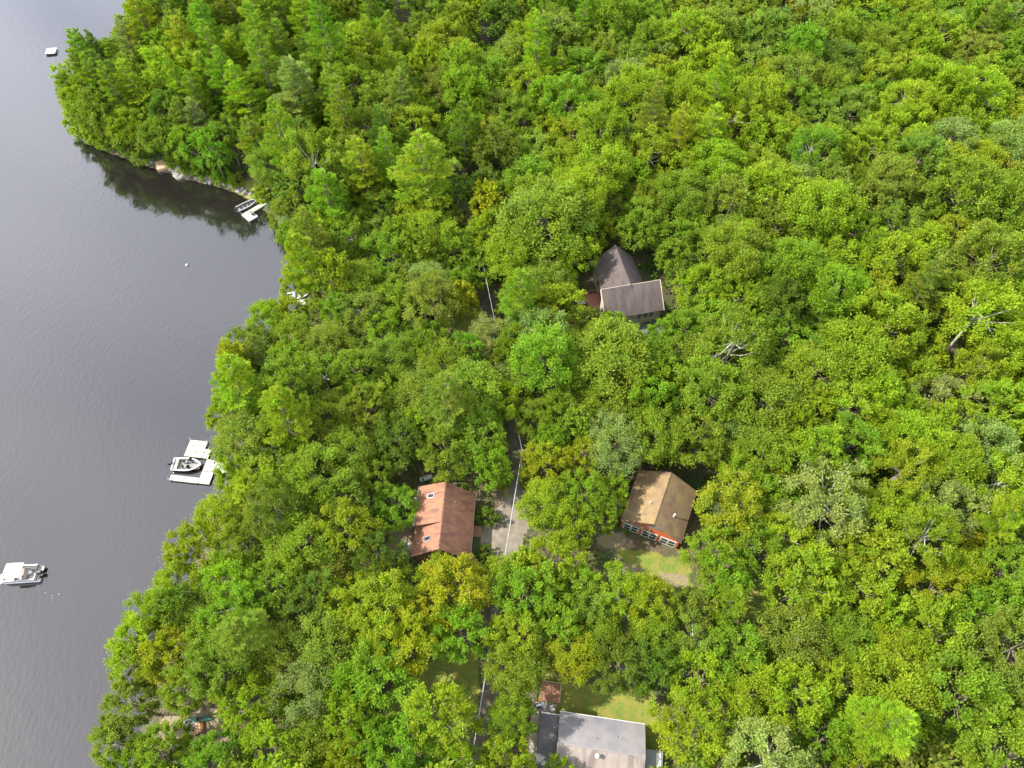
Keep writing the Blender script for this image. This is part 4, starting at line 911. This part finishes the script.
# ------------------------------------------------------------------ tree layout
HAND = [  # crown centre px, crown diameter px, kind, colour
 # wooded point, top left
 (86, 60, 24, 'P', 'mid green'), (100, 60, 25, 'P', 'dark green'), (117, 62, 24, 'P', 'mid green'), (92, 82, 28, 'P', 'mid green'), (104, 78, 28, 'P', 'dark green'), (80, 98, 38, 'M', 'yellow-green'), (100, 108, 44, 'M', 'mid green'), (122, 88, 28, 'P', 'dark green'), (84, 118, 34, 'M', 'yellow-green'), (95, 130, 28, 'M', 'mid green'), (112, 138, 28, 'O', 'yellow-green'), (135, 148, 26, 'M', 'mid green'),
 (127, 40, 26, 'S', 'pale grey-green'), (134, 92, 34, 'P', 'yellow-green'), (146, 30, 38, 'P', 'yellow-green'), (160, 80, 34, 'O', 'pale grey-green'), (165, 10, 38, 'P', 'mid green'),
 (190, 60, 38, 'P', 'yellow-green'), (172, 112, 42, 'M', 'dark green'), (130, 128, 36, 'M', 'yellow-green'), (154, 142, 36, 'O', 'mid green'), (200, 105, 34, 'P', 'mid green'),
 (215, 62, 34, 'P', 'mid green'), (236, 62, 36, 'P', 'yellow-green'), (250, 100, 40, 'P', 'yellow-green'), (186, 150, 34, 'M', 'bright green'), (212, 148, 40, 'M', 'bright green'), (228, 135, 38, 'M', 'mid green'),
 (205, 20, 40, 'P', 'mid green'), (235, 15, 38, 'P', 'mid green'), (262, 25, 38, 'P', 'yellow-green'), (285, 60, 36, 'P', 'mid green'), (306, 28, 40, 'P', 'yellow-green'), (262, 135, 34, 'M', 'yellow-green'),
 (328, 45, 40, 'M', 'dark green'), (346, 14, 36, 'M', 'mid green'), (296, 95, 44, 'P', 'pale grey-green'), (360, 42, 42, 'O', 'yellow-green'), (366, 75, 40, 'M', 'mid green'), (318, 108, 34, 'M', 'dark green'),
 (386, 96, 46, 'O', 'mid green'), (407, 93, 20, 'M', 'bright green'), (420, 50, 22, 'S', 'pale grey-green'), (440, 40, 42, 'O', 'yellow-green'), (398, 42, 26, 'S', 'pale grey-green'), (440, 85, 40, 'O', 'olive'),
 (376, 128, 52, 'S', 'olive'), (335, 142, 24, 'M', 'golden'), (300, 138, 40, 'M', 'mid green'), (416, 130, 48, 'M', 'yellow-green'), (438, 20, 26, 'T', 'mid green'), (455, 8, 30, 'M', 'mid green'),
 # between point and grey house
 (270, 165, 40, 'O', 'olive'), (290, 215, 40, 'M', 'mid green'), (275, 240, 36, 'O', 'mid green'), (330, 200, 46, 'P', 'bright green'), (316, 230, 44, 'M', 'yellow-green'), (365, 175, 50, 'P', 'yellow-green'), (310, 265, 44, 'P', 'yellow-green'),
 (350, 240, 44, 'M', 'mid green'), (385, 210, 40, 'M', 'dark green'), (425, 178, 62, 'P', 'yellow-green'), (398, 168, 40, 'M', 'yellow-green'), (430, 235, 52, 'O', 'yellow-green'), (455, 252, 42, 'M', 'mid green'), (462, 195, 34, 'T', 'dark green'),
 (395, 255, 46, 'M', 'bright green'), (360, 285, 44, 'O', 'mid green'), (430, 285, 46, 'O', 'pale grey-green'), (340, 310, 36, 'M', 'bright green'), (395, 300, 40, 'M', 'bright green'), (455, 290, 36, 'M', 'mid green'),
 (545, 220, 84, 'O', 'mid green'), (515, 255, 54, 'O', 'yellow-green'), (565, 190, 46, 'O', 'yellow-green'), (500, 200, 38, 'M', 'mid green'), (575, 240, 42, 'M', 'mid green'), (545, 285, 46, 'O', 'olive'), (520, 295, 36, 'M', 'mid green'),
 (612, 360, 78, 'O', 'mid green'), (614, 330, 28, 'T', 'bright green'), (540, 335, 58, 'S', 'pale grey-green'), (575, 345, 42, 'O', 'mid green'), (702, 288, 50, 'M', 'yellow-green'), (676, 240, 40, 'M', 'bright green'), (640, 218, 40, 'M', 'mid green'), (612, 215, 36, 'M', 'dark green'), (684, 330, 40, 'M', 'mid green'),
 (650, 195, 40, 'O', 'mid green'), (705, 245, 42, 'M', 'mid green'), (735, 300, 50, 'M', 'yellow-green'), (656, 362, 48, 'M', 'bright green'), (662, 380, 44, 'M', 'yellow-green'), (694, 378, 40, 'M', 'bright green'),
 # middle, left of the driveway
 (270, 320, 40, 'O', 'yellow-green'), (250, 345, 44, 'S', 'olive'), (225, 362, 36, 'P', 'golden'), (240, 390, 50, 'P', 'yellow-green'), (292, 370, 52, 'M', 'mid green'), (295, 335, 40, 'O', 'mid green'), (228, 414, 38, 'M', 'yellow-green'), (285, 425, 52, 'P', 'yellow-green'), (245, 440, 56, 'O', 'olive'),
 (330, 345, 44, 'O', 'olive'), (355, 372, 46, 'M', 'bright green'), (395, 355, 46, 'O', 'olive'), (365, 410, 50, 'M', 'mid green'), (325, 415, 48, 'O', 'mid green'), (430, 345, 44, 'M', 'mid green'), (472, 392, 66, 'O', 'mid green'), (425, 395, 54, 'O', 'olive'), (490, 340, 44, 'O', 'pale grey-green'), (505, 380, 34, 'O', 'pale grey-green'),
 (400, 440, 50, 'M', 'dark green'), (445, 455, 52, 'M', 'mid green'), (480, 440, 52, 'M', 'mid green'), (390, 500, 46, 'M', 'bright green'), (352, 450, 52, 'O', 'mid green'), (312, 475, 62, 'O', 'mid green'), (345, 530, 58, 'M', 'yellow-green'), (300, 545, 64, 'O', 'mid green'), (240, 476, 44, 'M', 'yellow-green'), (265, 490, 58, 'M', 'yellow-green'), (372, 470, 40, 'M', 'mid green'), (375, 555, 44, 'M', 'dark green'),
 # left shore below the dock
 (222, 518, 46, 'O', 'yellow-green'), (286, 287, 28, 'S', 'yellow-green'), (318, 312, 26, 'S', 'mid green'), (287, 314, 34, 'M', 'yellow-green'), (308, 288, 24, 'S', 'yellow-green'), (245, 540, 52, 'M', 'mid green'), (190, 550, 50, 'M', 'yellow-green'), (230, 580, 54, 'M', 'yellow-green'), (275, 585, 56, 'M', 'bright green'), (175, 590, 46, 'O', 'yellow-green'), (205, 615, 50, 'O', 'olive'), (150, 615, 44, 'O', 'yellow-green'), (315, 600, 54, 'M', 'dark green'),
 (140, 650, 58, 'M', 'yellow-green'), (118, 668, 40, 'S', 'pale grey-green'), (170, 655, 54, 'M', 'golden'), (185, 685, 50, 'M', 'mid green'), (245, 640, 60, 'P', 'olive'), (280, 650, 56, 'O', 'olive'), (132, 705, 50, 'M', 'olive'), (110, 742, 48, 'S', 'olive'), (165, 750, 50, 'M', 'mid green'), (250, 705, 58, 'M', 'yellow-green'), (215, 762, 54, 'M', 'bright green'), (275, 750, 60, 'M', 'yellow-green'),
 # below the red cabin
 (452, 587, 66, 'M', 'golden'), (384, 612, 70, 'M', 'yellow-green'), (440, 578, 40, 'M', 'yellow-green'), (405, 640, 66, 'M', 'golden'), (355, 610, 60, 'M', 'yellow-green'), (460, 632, 56, 'M', 'bright green'), (440, 622, 40, 'M', 'golden'), (325, 645, 62, 'O', 'olive'), (372, 672, 66, 'M', 'bright green'), (310, 690, 60, 'O', 'pale grey-green'), (350, 720, 54, 'M', 'yellow-green'), (440, 718, 66, 'M', 'yellow-green'), (402, 748, 62, 'M', 'bright green'), (345, 755, 50, 'M', 'yellow-green'), (310, 740, 52, 'O', 'mid green'), (455, 765, 44, 'M', 'yellow-green'),
 # right of the lane
 (522, 592, 56, 'M', 'bright green'), (555, 560, 54, 'M', 'yellow-green'), (575, 585, 46, 'M', 'bright green'), (548, 505, 50, 'O', 'yellow-green'), (585, 495, 46, 'M', 'bright green'), (545, 465, 44, 'M', 'golden'), (585, 455, 40, 'M', 'golden'), (615, 445, 56, 'O', 'pale grey-green'), (560, 410, 44, 'M', 'bright green'), (575, 530, 38, 'M', 'yellow-green'), (535, 420, 40, 'M', 'mid green'), (600, 400, 44, 'O', 'mid green'), (605, 518, 26, 'T', 'mid green'),
 (515, 635, 54, 'M', 'yellow-green'), (517, 668, 54, 'O', 'mid green'), (510, 718, 44, 'O', 'mid green'), (558, 625, 42, 'T', 'bright green'), (590, 612, 48, 'S', 'olive'), (575, 655, 48, 'O', 'golden'), (620, 595, 52, 'S', 'yellow-green'), (650, 600, 50, 'M', 'yellow-green'), (618, 665, 52, 'M', 'dark green'), (650, 662, 50, 'M', 'dark green'), (655, 630, 46, 'O', 'mid green'), (692, 640, 50, 'S', 'olive'), (700, 680, 58, 'M', 'yellow-green'), (690, 730, 66, 'M', 'yellow-green'), (735, 650, 60, 'M', 'bright green'), (505, 765, 50, 'M', 'yellow-green'), (560, 775, 34, 'M', 'yellow-green'), (600, 640, 44, 'O', 'mid green'),
 # around the garage and to the right
 (730, 514, 66, 'M', 'yellow-green'), (715, 555, 56, 'M', 'bright green'), (740, 475, 46, 'S', 'yellow-green'), (762, 455, 58, 'O', 'mid green'), (700, 440, 58, 'M', 'mid green'), (655, 435, 54, 'O', 'mid green'), (790, 510, 42, 'M', 'bright green'), (825, 505, 84, 'S', 'pale grey-green'), (850, 445, 56, 'M', 'bright green'), (815, 440, 46, 'O', 'dark green'), (800, 585, 72, 'M', 'yellow-green'), (860, 590, 62, 'M', 'yellow-green'), (730, 605, 36, 'P', 'bright green'), (795, 640, 64, 'O', 'olive'), (752, 690, 60, 'O', 'yellow-green'), (765, 405, 70, 'O', 'mid green'), (845, 640, 56, 'O', 'mid green'), (905, 510, 52, 'M', 'yellow-green'), (910, 440, 60, 'O', 'yellow-green'), (1000, 575, 56, 'M', 'bright green'), (930, 590, 56, 'M', 'golden'), (820, 740, 60, 'M', 'mid green'),
 (794, 186, 46, 'O', 'pale grey-green'), (872, 296, 44, 'M', 'golden'), (905, 332, 36, 'S', 'golden'), (950, 140, 52, 'S', 'pale grey-green'), (880, 80, 46, 'M', 'yellow-green'), (830, 85, 44, 'O', 'mid green'), (590, 27, 28, 'M', 'bright green'), (565, 95, 24, 'M', 'golden'), (530, 85, 46, 'M', 'yellow-green'), (625, 80, 46, 'S', 'pale grey-green'), (525, 35, 38, 'M', 'yellow-green'), (555, 25, 42, 'S', 'olive'), (622, 138, 34, 'O', 'pale grey-green'), (565, 68, 24, 'M', 'bright green'), (520, 120, 42, 'M', 'mid green'), (490, 140, 40, 'M', 'yellow-green'), (650, 22, 38, 'M', 'bright green'), (786, 8, 40, 'M', 'golden'), (960, 540, 44, 'S', 'golden'),
]
DEAD = [(488, 366, 22), (630, 420, 20), (1003, 460, 30), (952, 486, 28), (861, 332, 20), (893, 276, 20), (1016, 268, 24), (704, 634, 24), (733, 652, 20), (885, 662, 24), (752, 766, 20), (120, 104, 24), (647, 666, 18), (598, 628, 18), (916, 700, 18), (845, 600, 16), (690, 665, 18), (318, 158, 20)]

# pixel outlines that must stay unobstructed (roofs, clearings, docks, open lane)
def box(x0, y0, x1, y1): return [(x0, y0), (x1, y0), (x1, y1), (x0, y1)]
CLEAR = [[(421, 487), (446, 479), (482, 494), (474, 545), (412, 562), (396, 556), (396, 520)], [(494, 490), (528, 490), (532, 525), (515, 550), (484, 555), (482, 500)],
         [(640, 469), (677, 474), (696, 492), (686, 552), (700, 590), (630, 570), (605, 545), (620, 522)], [(613, 244), (634, 256), (662, 280), (665, 318), (640, 318), (600, 300), (582, 310), (584, 280), (594, 262)],
         [(542, 690), (562, 684), (646, 692), (665, 745), (665, 768), (538, 768), (534, 705)], [(402, 675), (470, 665), (466, 700), (400, 700)], [(478, 650), (492, 650), (482, 768), (462, 768)],
         box(172, 440, 214, 482), box(236, 198, 258, 222), [(484, 290), (492, 290), (496, 322), (486, 322)], [(155, 166), (192, 176), (240, 190), (250, 197), (200, 192), (155, 182)], box(182, 714, 208, 728), [(517, 446), (527, 446), (526, 476), (514, 476)], [(752, 582), (776, 576), (772, 596), (755, 600)], box(300, 297, 312, 302), [(0, 0), (126, 0), (124, 22), (112, 36), (64, 36), (52, 78), (66, 118), (70, 126), (0, 135)], [(455, 165), (461, 165), (469, 212), (463, 212)], [(440, 98), (446, 98), (447, 130), (441, 130)], box(484, 34, 490, 44), box(420, 472, 432, 482), [(466, 322), (480, 318), (484, 328), (462, 334)], box(392, 4, 414, 10), box(492, 736, 502, 746)]
def fill_pts(poly, st=3.0):
    P = np.array(poly, float); xs = np.arange(P[:, 0].min(), P[:, 0].max() + st, st); ys = np.arange(P[:, 1].min(), P[:, 1].max() + st, st)
    X, Y = np.meshgrid(xs, ys); k = inside(poly, X, Y)
    return np.concatenate([np.stack([X[k], Y[k]], 1), P])
CLEARP = np.concatenate([fill_pts(p) for p in CLEAR])
BUILD = [((-10.3, 42.8), 6.2), ((23.3, 45), 6.5), ((21, 88), 8), ((12, 11), 7), ((-0.5, 45), 4)]

def proj_crown(t):
    hc = KH[t['kind']][0] * t['sz']; z = gz(t['x'], t['y']) + hc
    px, py, d = project(t['x'], t['y'], z)
    return px, py, t['r'] * FPX / d, d

def blocked(t, slack=.92):
    px, py, pr_, d = proj_crown(t)
    hz = (KH[t['kind']][2] - KH[t['kind']][0]) * t['sz'] * .62 * FPX / d      # crowns are tall: allow for the vertical extent
    dx = (CLEARP[:, 0] - px) / (pr_ * slack + 2); dy = (CLEARP[:, 1] - py) / (max(pr_ * slack, hz) + 2)
    return bool(((dx * dx + dy * dy) < 1).any())

for a in HAND:
    t = tree_from_px(*a); t['hand'] = True; TREES.append(t)
    for _ in range(20):               # roots stay on the bank
        s0 = float(shore_dist(np.array([t['x']]), np.array([t['y']]))[0])
        if s0 > .7: break
        e_ = .5; sx = float(shore_dist(np.array([t['x'] + e_]), np.array([t['y']]))[0]) - s0; sy = float(shore_dist(np.array([t['x']]), np.array([t['y'] + e_]))[0]) - s0
        n_ = math.hypot(sx, sy) or 1; t['x'] += .4 * sx / n_; t['y'] += .4 * sy / n_
print('hand trees', len(TREES))

# fill the rest of the canopy by dart throwing, big crowns first
def col_field(x, y):
    v = mnoise.noise(Vector((x * .035 + 7, y * .035, 1.7))) + random.gauss(0, .24)
    u = random.random()
    if x > 25: v += .14
    if u < .032: return 'pale grey-green'
    if u < .042 and y > 40: return 'golden'
    if v < -.45: return 'dark green'
    if v < -.05: return 'mid green'
    if v < .12: return 'bright green'
    if v < .30: return 'olive'
    return 'yellow-green'
xy = [(t['x'], t['y'], t['r']) for t in TREES]
ARR = np.zeros((3000, 3)); NA = len(xy); ARR[:NA] = xy
fr = np.random.default_rng(99)
for rr, tries, ov in ((4.9, 2500, .70), (4.2, 6000, .66), (3.5, 10000, .62), (2.7, 16000, .60)):
    X = fr.uniform(-120, 175, tries); Y = fr.uniform(-12, 232, tries)
    S = shore_dist(X, Y); Zg = ground_z(X, Y)
    for i in range(tries):
        if S[i] < 2.2: continue
        r = rr * fr.uniform(.9, 1.12)
        d = np.hypot(ARR[:NA, 0] - X[i], ARR[:NA, 1] - Y[i])
        if (d < ov * (ARR[:NA, 2] + r)).any(): continue
        if any(math.hypot(X[i] - b[0][0], Y[i] - b[0][1]) < b[1] + r * .35 for b in BUILD): continue
        px, py, dd = project(X[i], Y[i], Zg[i] + 10)
        if not (-70 < px < 1100 and -40 < py < 850): continue
        u = fr.random()
        pineish = .78 if (X[i] < -22 and Y[i] > 110) else .16 if X[i] < -20 else .05
        kind = 'P' if u < pineish and r < 4.4 else 'M' if u < .52 else 'O' if u < .80 else 'S' if u < .90 else 'T'
        if kind == 'T' and r > 3.8: kind = 'M'
        hc, r0, ht = KH[kind]; s = r / r0; sz = (.42 + .58 * s) * (fr.uniform(.82, 1.18) if fr.random() < .85 else fr.uniform(1.15, 1.35))
        t = dict(kind=kind, x=X[i], y=Y[i], s=s, sz=sz, col=None, r=r, hand=False)
        if blocked(t): continue
        t['col'] = col_field(X[i], Y[i])
        TREES.append(t); ARR[NA] = (X[i], Y[i], r); NA += 1
ROOFS = [(-10.5, 42.8, 6.0, 7.0), (23.2, 45, 5.8, 8.0), (21.2, 86, 6.5, 12.0), (11.6, 11.5, 6.0, 6.0)]     # x, y, half size, height to keep in the sun
for t in TREES:                       # trees sunward of a roof are lowered to keep their shade off it
    for bx_, by_, hw_, top_ in ROOFS:
        along = (t['x'] - bx_) * math.cos(SUN_AZ) + (t['y'] - by_) * math.sin(SUN_AZ); lat = abs(-(t['x'] - bx_) * math.sin(SUN_AZ) + (t['y'] - by_) * math.cos(SUN_AZ))
        if not (t['hand'] and t['y'] < by_ - 4.5) and 0 < along < 20 and lat < hw_ + t['r'] * .4:
            hmax = top_ - gz(t['x'], t['y']) + gz(bx_, by_) * .5 + max(0, along - hw_ * .3 - t['r'] * .5) * math.tan(SUN_EL) - top_ * .25
            t['sz'] = max(.5, min(t['sz'], hmax / KH[t['kind']][2]))
for i, t in enumerate(TREES):
    q = random.Random(i * 7 + 3)
    t['rot'] = q.uniform(0, 6.28); t['var'] = q.randrange(len(KINDS[t['kind']][1]))
    px, py, pr_, d = proj_crown(t); t['px'], t['py'], t['pr'] = px, py, pr_
    t['inview'] = -6 < px < 1030 and -6 < py < 774
    base = COLS[t['col']]
    pk = 1.14 if t['kind'] == 'P' else 1.0
    t['rgb'] = tuple(pk * base[k] * (.92 + .16 * q.random()) * (1 if k == 1 else q.uniform(.95, 1.06)) for k in range(3))
print('all trees', len(TREES), 'in view', sum(t['inview'] for t in TREES), 'pines', sum(t['kind'] == 'P' for t in TREES))

# ------------------------------------------------------------------ labels for trees
MARKS = [('the red-roofed cabin', 446, 520), ('the orange garage', 660, 510), ('the steep grey-roofed house', 628, 285), ('the pale flat-roofed house', 602, 740), ('the white U-shaped dock', 195, 460),
         ('the small shoreline dock', 250, 208), ('the swim raft', 51, 51), ('the top right corner', 1024, 0), ('the bottom right corner', 1024, 768), ('the middle of the right edge', 1024, 384), ('the middle of the top edge', 560, 0), ('the utility pole', 521, 447), ('the shed by the lane', 497, 740), ('the shoreline kayaks', 195, 723), ('the hidden white dock', 304, 300)]
ORD = ['nearest', 'second nearest', 'third nearest', 'fourth nearest', 'fifth nearest', 'sixth nearest', 'seventh nearest', 'eighth nearest', 'ninth nearest', 'tenth nearest', 'eleventh nearest', 'twelfth nearest', 'thirteenth nearest', 'fourteenth nearest', 'fifteenth nearest', 'sixteenth nearest', 'seventeenth nearest', 'eighteenth nearest', 'nineteenth nearest', 'twentieth nearest']
FORM = {'M': 'leafy', 'O': 'rounded', 'S': 'thin-crowned', 'T': 'slender', 'P': 'feathery'}
def sector(dx, dy):
    if abs(dx) > abs(dy) * 1.0: return 'right of' if dx > 0 else 'left of'
    return 'below' if dy > 0 else 'above'
def label_trees(ts):
    cells = {}
    for t in ts:
        nm, mx_, my_ = min(MARKS, key=lambda m: math.hypot(m[1] - t['px'], m[2] - t['py']))
        t['d'] = math.hypot(mx_ - t['px'], my_ - t['py'])
        cells.setdefault((t['kind'], t['col'], nm, sector(t['px'] - mx_, t['py'] - my_)), []).append(t)
    for (kind, col, nm, sec), L_ in cells.items():
        L_.sort(key=lambda t: t['d'])
        for i, t in enumerate(L_):
            what = 'pine' if kind == 'P' else 'broadleaf tree'
            t['label'] = f'{FORM[kind]} {col} {what}, {ORD[min(i, 19)]} {sec} {nm}' if len(L_) > 1 else f'only {FORM[kind]} {col} {what} {sec} {nm}'

view = [t for t in TREES if t['inview']]
pines = [t for t in view if t['kind'] == 'P']; broad = [t for t in view if t['kind'] != 'P']
broad.sort(key=lambda t: -t['pr'] - (4 if t['hand'] else 0)); pines.sort(key=lambda t: -t['pr'])
indiv = broad[:298] + pines[:280]
ids = set(id(t) for t in indiv)
rest = [t for t in TREES if id(t) not in ids]
label_trees(indiv)
for t in indiv:
    nm, var = KINDS[t['kind']]; cm, tm = var[t['var']][:2]
    pine = t['kind'] == 'P'
    e = thing(nm, (t['x'], t['y'], gz(t['x'], t['y'])), t['rot'], t['label'], 'pine' if pine else 'tree', 'pines of the lakeside forest' if pine else 'broadleaf trees of the forest')
    e.scale = (t['s'], t['s'], t['sz'])
    c = link('crown', cm, e); c.color = (*t['rgb'], 1)
    link('trunk', tm, e)

# the farther rest of the forest, past the ones built singly, is one mass
def mass(name, ts, m):
    Vs, Ts = [], []
    for t in ts:
        V, T = KINDS[t['kind']][1][t['var']][2:]
        k = 2 if t['inview'] else 4               # fewer, larger leaves
        Q = V.reshape(-1, 4, 3)[::k]; m0 = Q.mean(1, keepdims=True); V = (m0 + (Q - m0) * (1.33 if k == 2 else 1.8)).reshape(-1, 3); T = T[::k]
        c, s = math.cos(t['rot']), math.sin(t['rot'])
        W = np.empty_like(V); W[:, 0] = (c * V[:, 0] - s * V[:, 1]) * t['s'] + t['x']; W[:, 1] = (s * V[:, 0] + c * V[:, 1]) * t['s'] + t['y']; W[:, 2] = V[:, 2] * t['sz'] + gz(t['x'], t['y'])
        Vs.append(W.astype(np.float32)); Ts.append(T * np.array(t['rgb']))
    o = link(name, crown_mesh(name, np.concatenate(Vs), np.concatenate(Ts), m))
    return o
M['leaf_mass'] = leaf_material('foliage_mass', use_object=False)
fo = mass('forest_canopy', rest, M['leaf_mass'])
tag(fo, 'closed green canopy of the forest running off the far and right side of the picture', 'forest', kind='stuff')
print('individual', len(indiv), 'mass', len(rest))

# low growth under the trees
def undergrowth():
    g = np.random.default_rng(5); n = 30000
    x = g.uniform(-115, 150, n); y = g.uniform(-8, 225, n)
    k = shore_dist(x, y) > .8
    for p in [DRIVE, LANE1, LANE2] + LAWN + DIRT: k &= poly_dist(p, x, y) > .5
    for b in BUILD: k &= np.hypot(x - b[0][0], y - b[0][1]) > b[1] - .6
    px, py, dd = project(x, y, 4.0); k &= (px > -30) & (px < 1060) & (py > -30) & (py < 800)
    x, y = x[k], y[k]; n = len(x); z = ground_z(x, y); q = 14
    h = g.uniform(.5, 2.4, n); i = np.repeat(np.arange(n), q)
    P = np.stack([x[i], y[i], z[i] + h[i] * g.uniform(.2, 1, n * q)], 1) + g.normal(size=(n * q, 3)) * [.55, .55, .12]
    D = g.normal(size=P.shape); N = np.array([0, 0, 1.0]) + g.normal(size=P.shape) * .4
    ln = g.uniform(.28, .6, n * q); tint = np.array([.085, .15, .016]) * (g.uniform(.6, 1.5, (n, 1)) * np.stack([g.uniform(.7, 1.5, n), np.ones(n), np.ones(n)], 1))[i] * g.uniform(.8, 1.2, (n * q, 1))
    o = link('undergrowth', crown_mesh('undergrowth', leaf_quads(P, D, N, ln, ln * .6), tint, M['leaf_mass']))
    tag(o, 'low green undergrowth covering the forest floor between the trunks', 'undergrowth', kind='stuff')
undergrowth()

for i, (px, py, dm) in enumerate(DEAD):
    z = 16.0
    for _ in range(3):
        p = at(px, py, z); z = gz(p.x, p.y) + 12.5
    nm, mx_, my_ = min(MARKS, key=lambda m: math.hypot(m[1] - px, m[2] - py))
    DEAD[i] = (px, py, dm, p, nm, sector(px - mx_, py - my_), math.hypot(mx_ - px, my_ - py))
dc = {}
for dtree in DEAD: dc.setdefault((dtree[4], dtree[5]), []).append(dtree)
for (nm, sec), L_ in dc.items():
    L_.sort(key=lambda a: a[6])
    for i, (px, py, dm, p, *_r) in enumerate(L_):
        lab = f'bare pale dead tree, {ORD[i]} {sec} {nm}' if len(L_) > 1 else f'the only bare pale dead tree {sec} {nm}'
        q = random.Random(px); s = dm * project(p.x, p.y, p.z)[2] / FPX / 5.2
        e = thing('dead_tree', (p.x, p.y, gz(p.x, p.y)), q.uniform(0, 6.28), lab, 'dead tree', 'dead trees in the canopy')
        e.scale = (s, s, q.uniform(.80, .92)); link('trunk', BARE[q.randrange(3)], e)
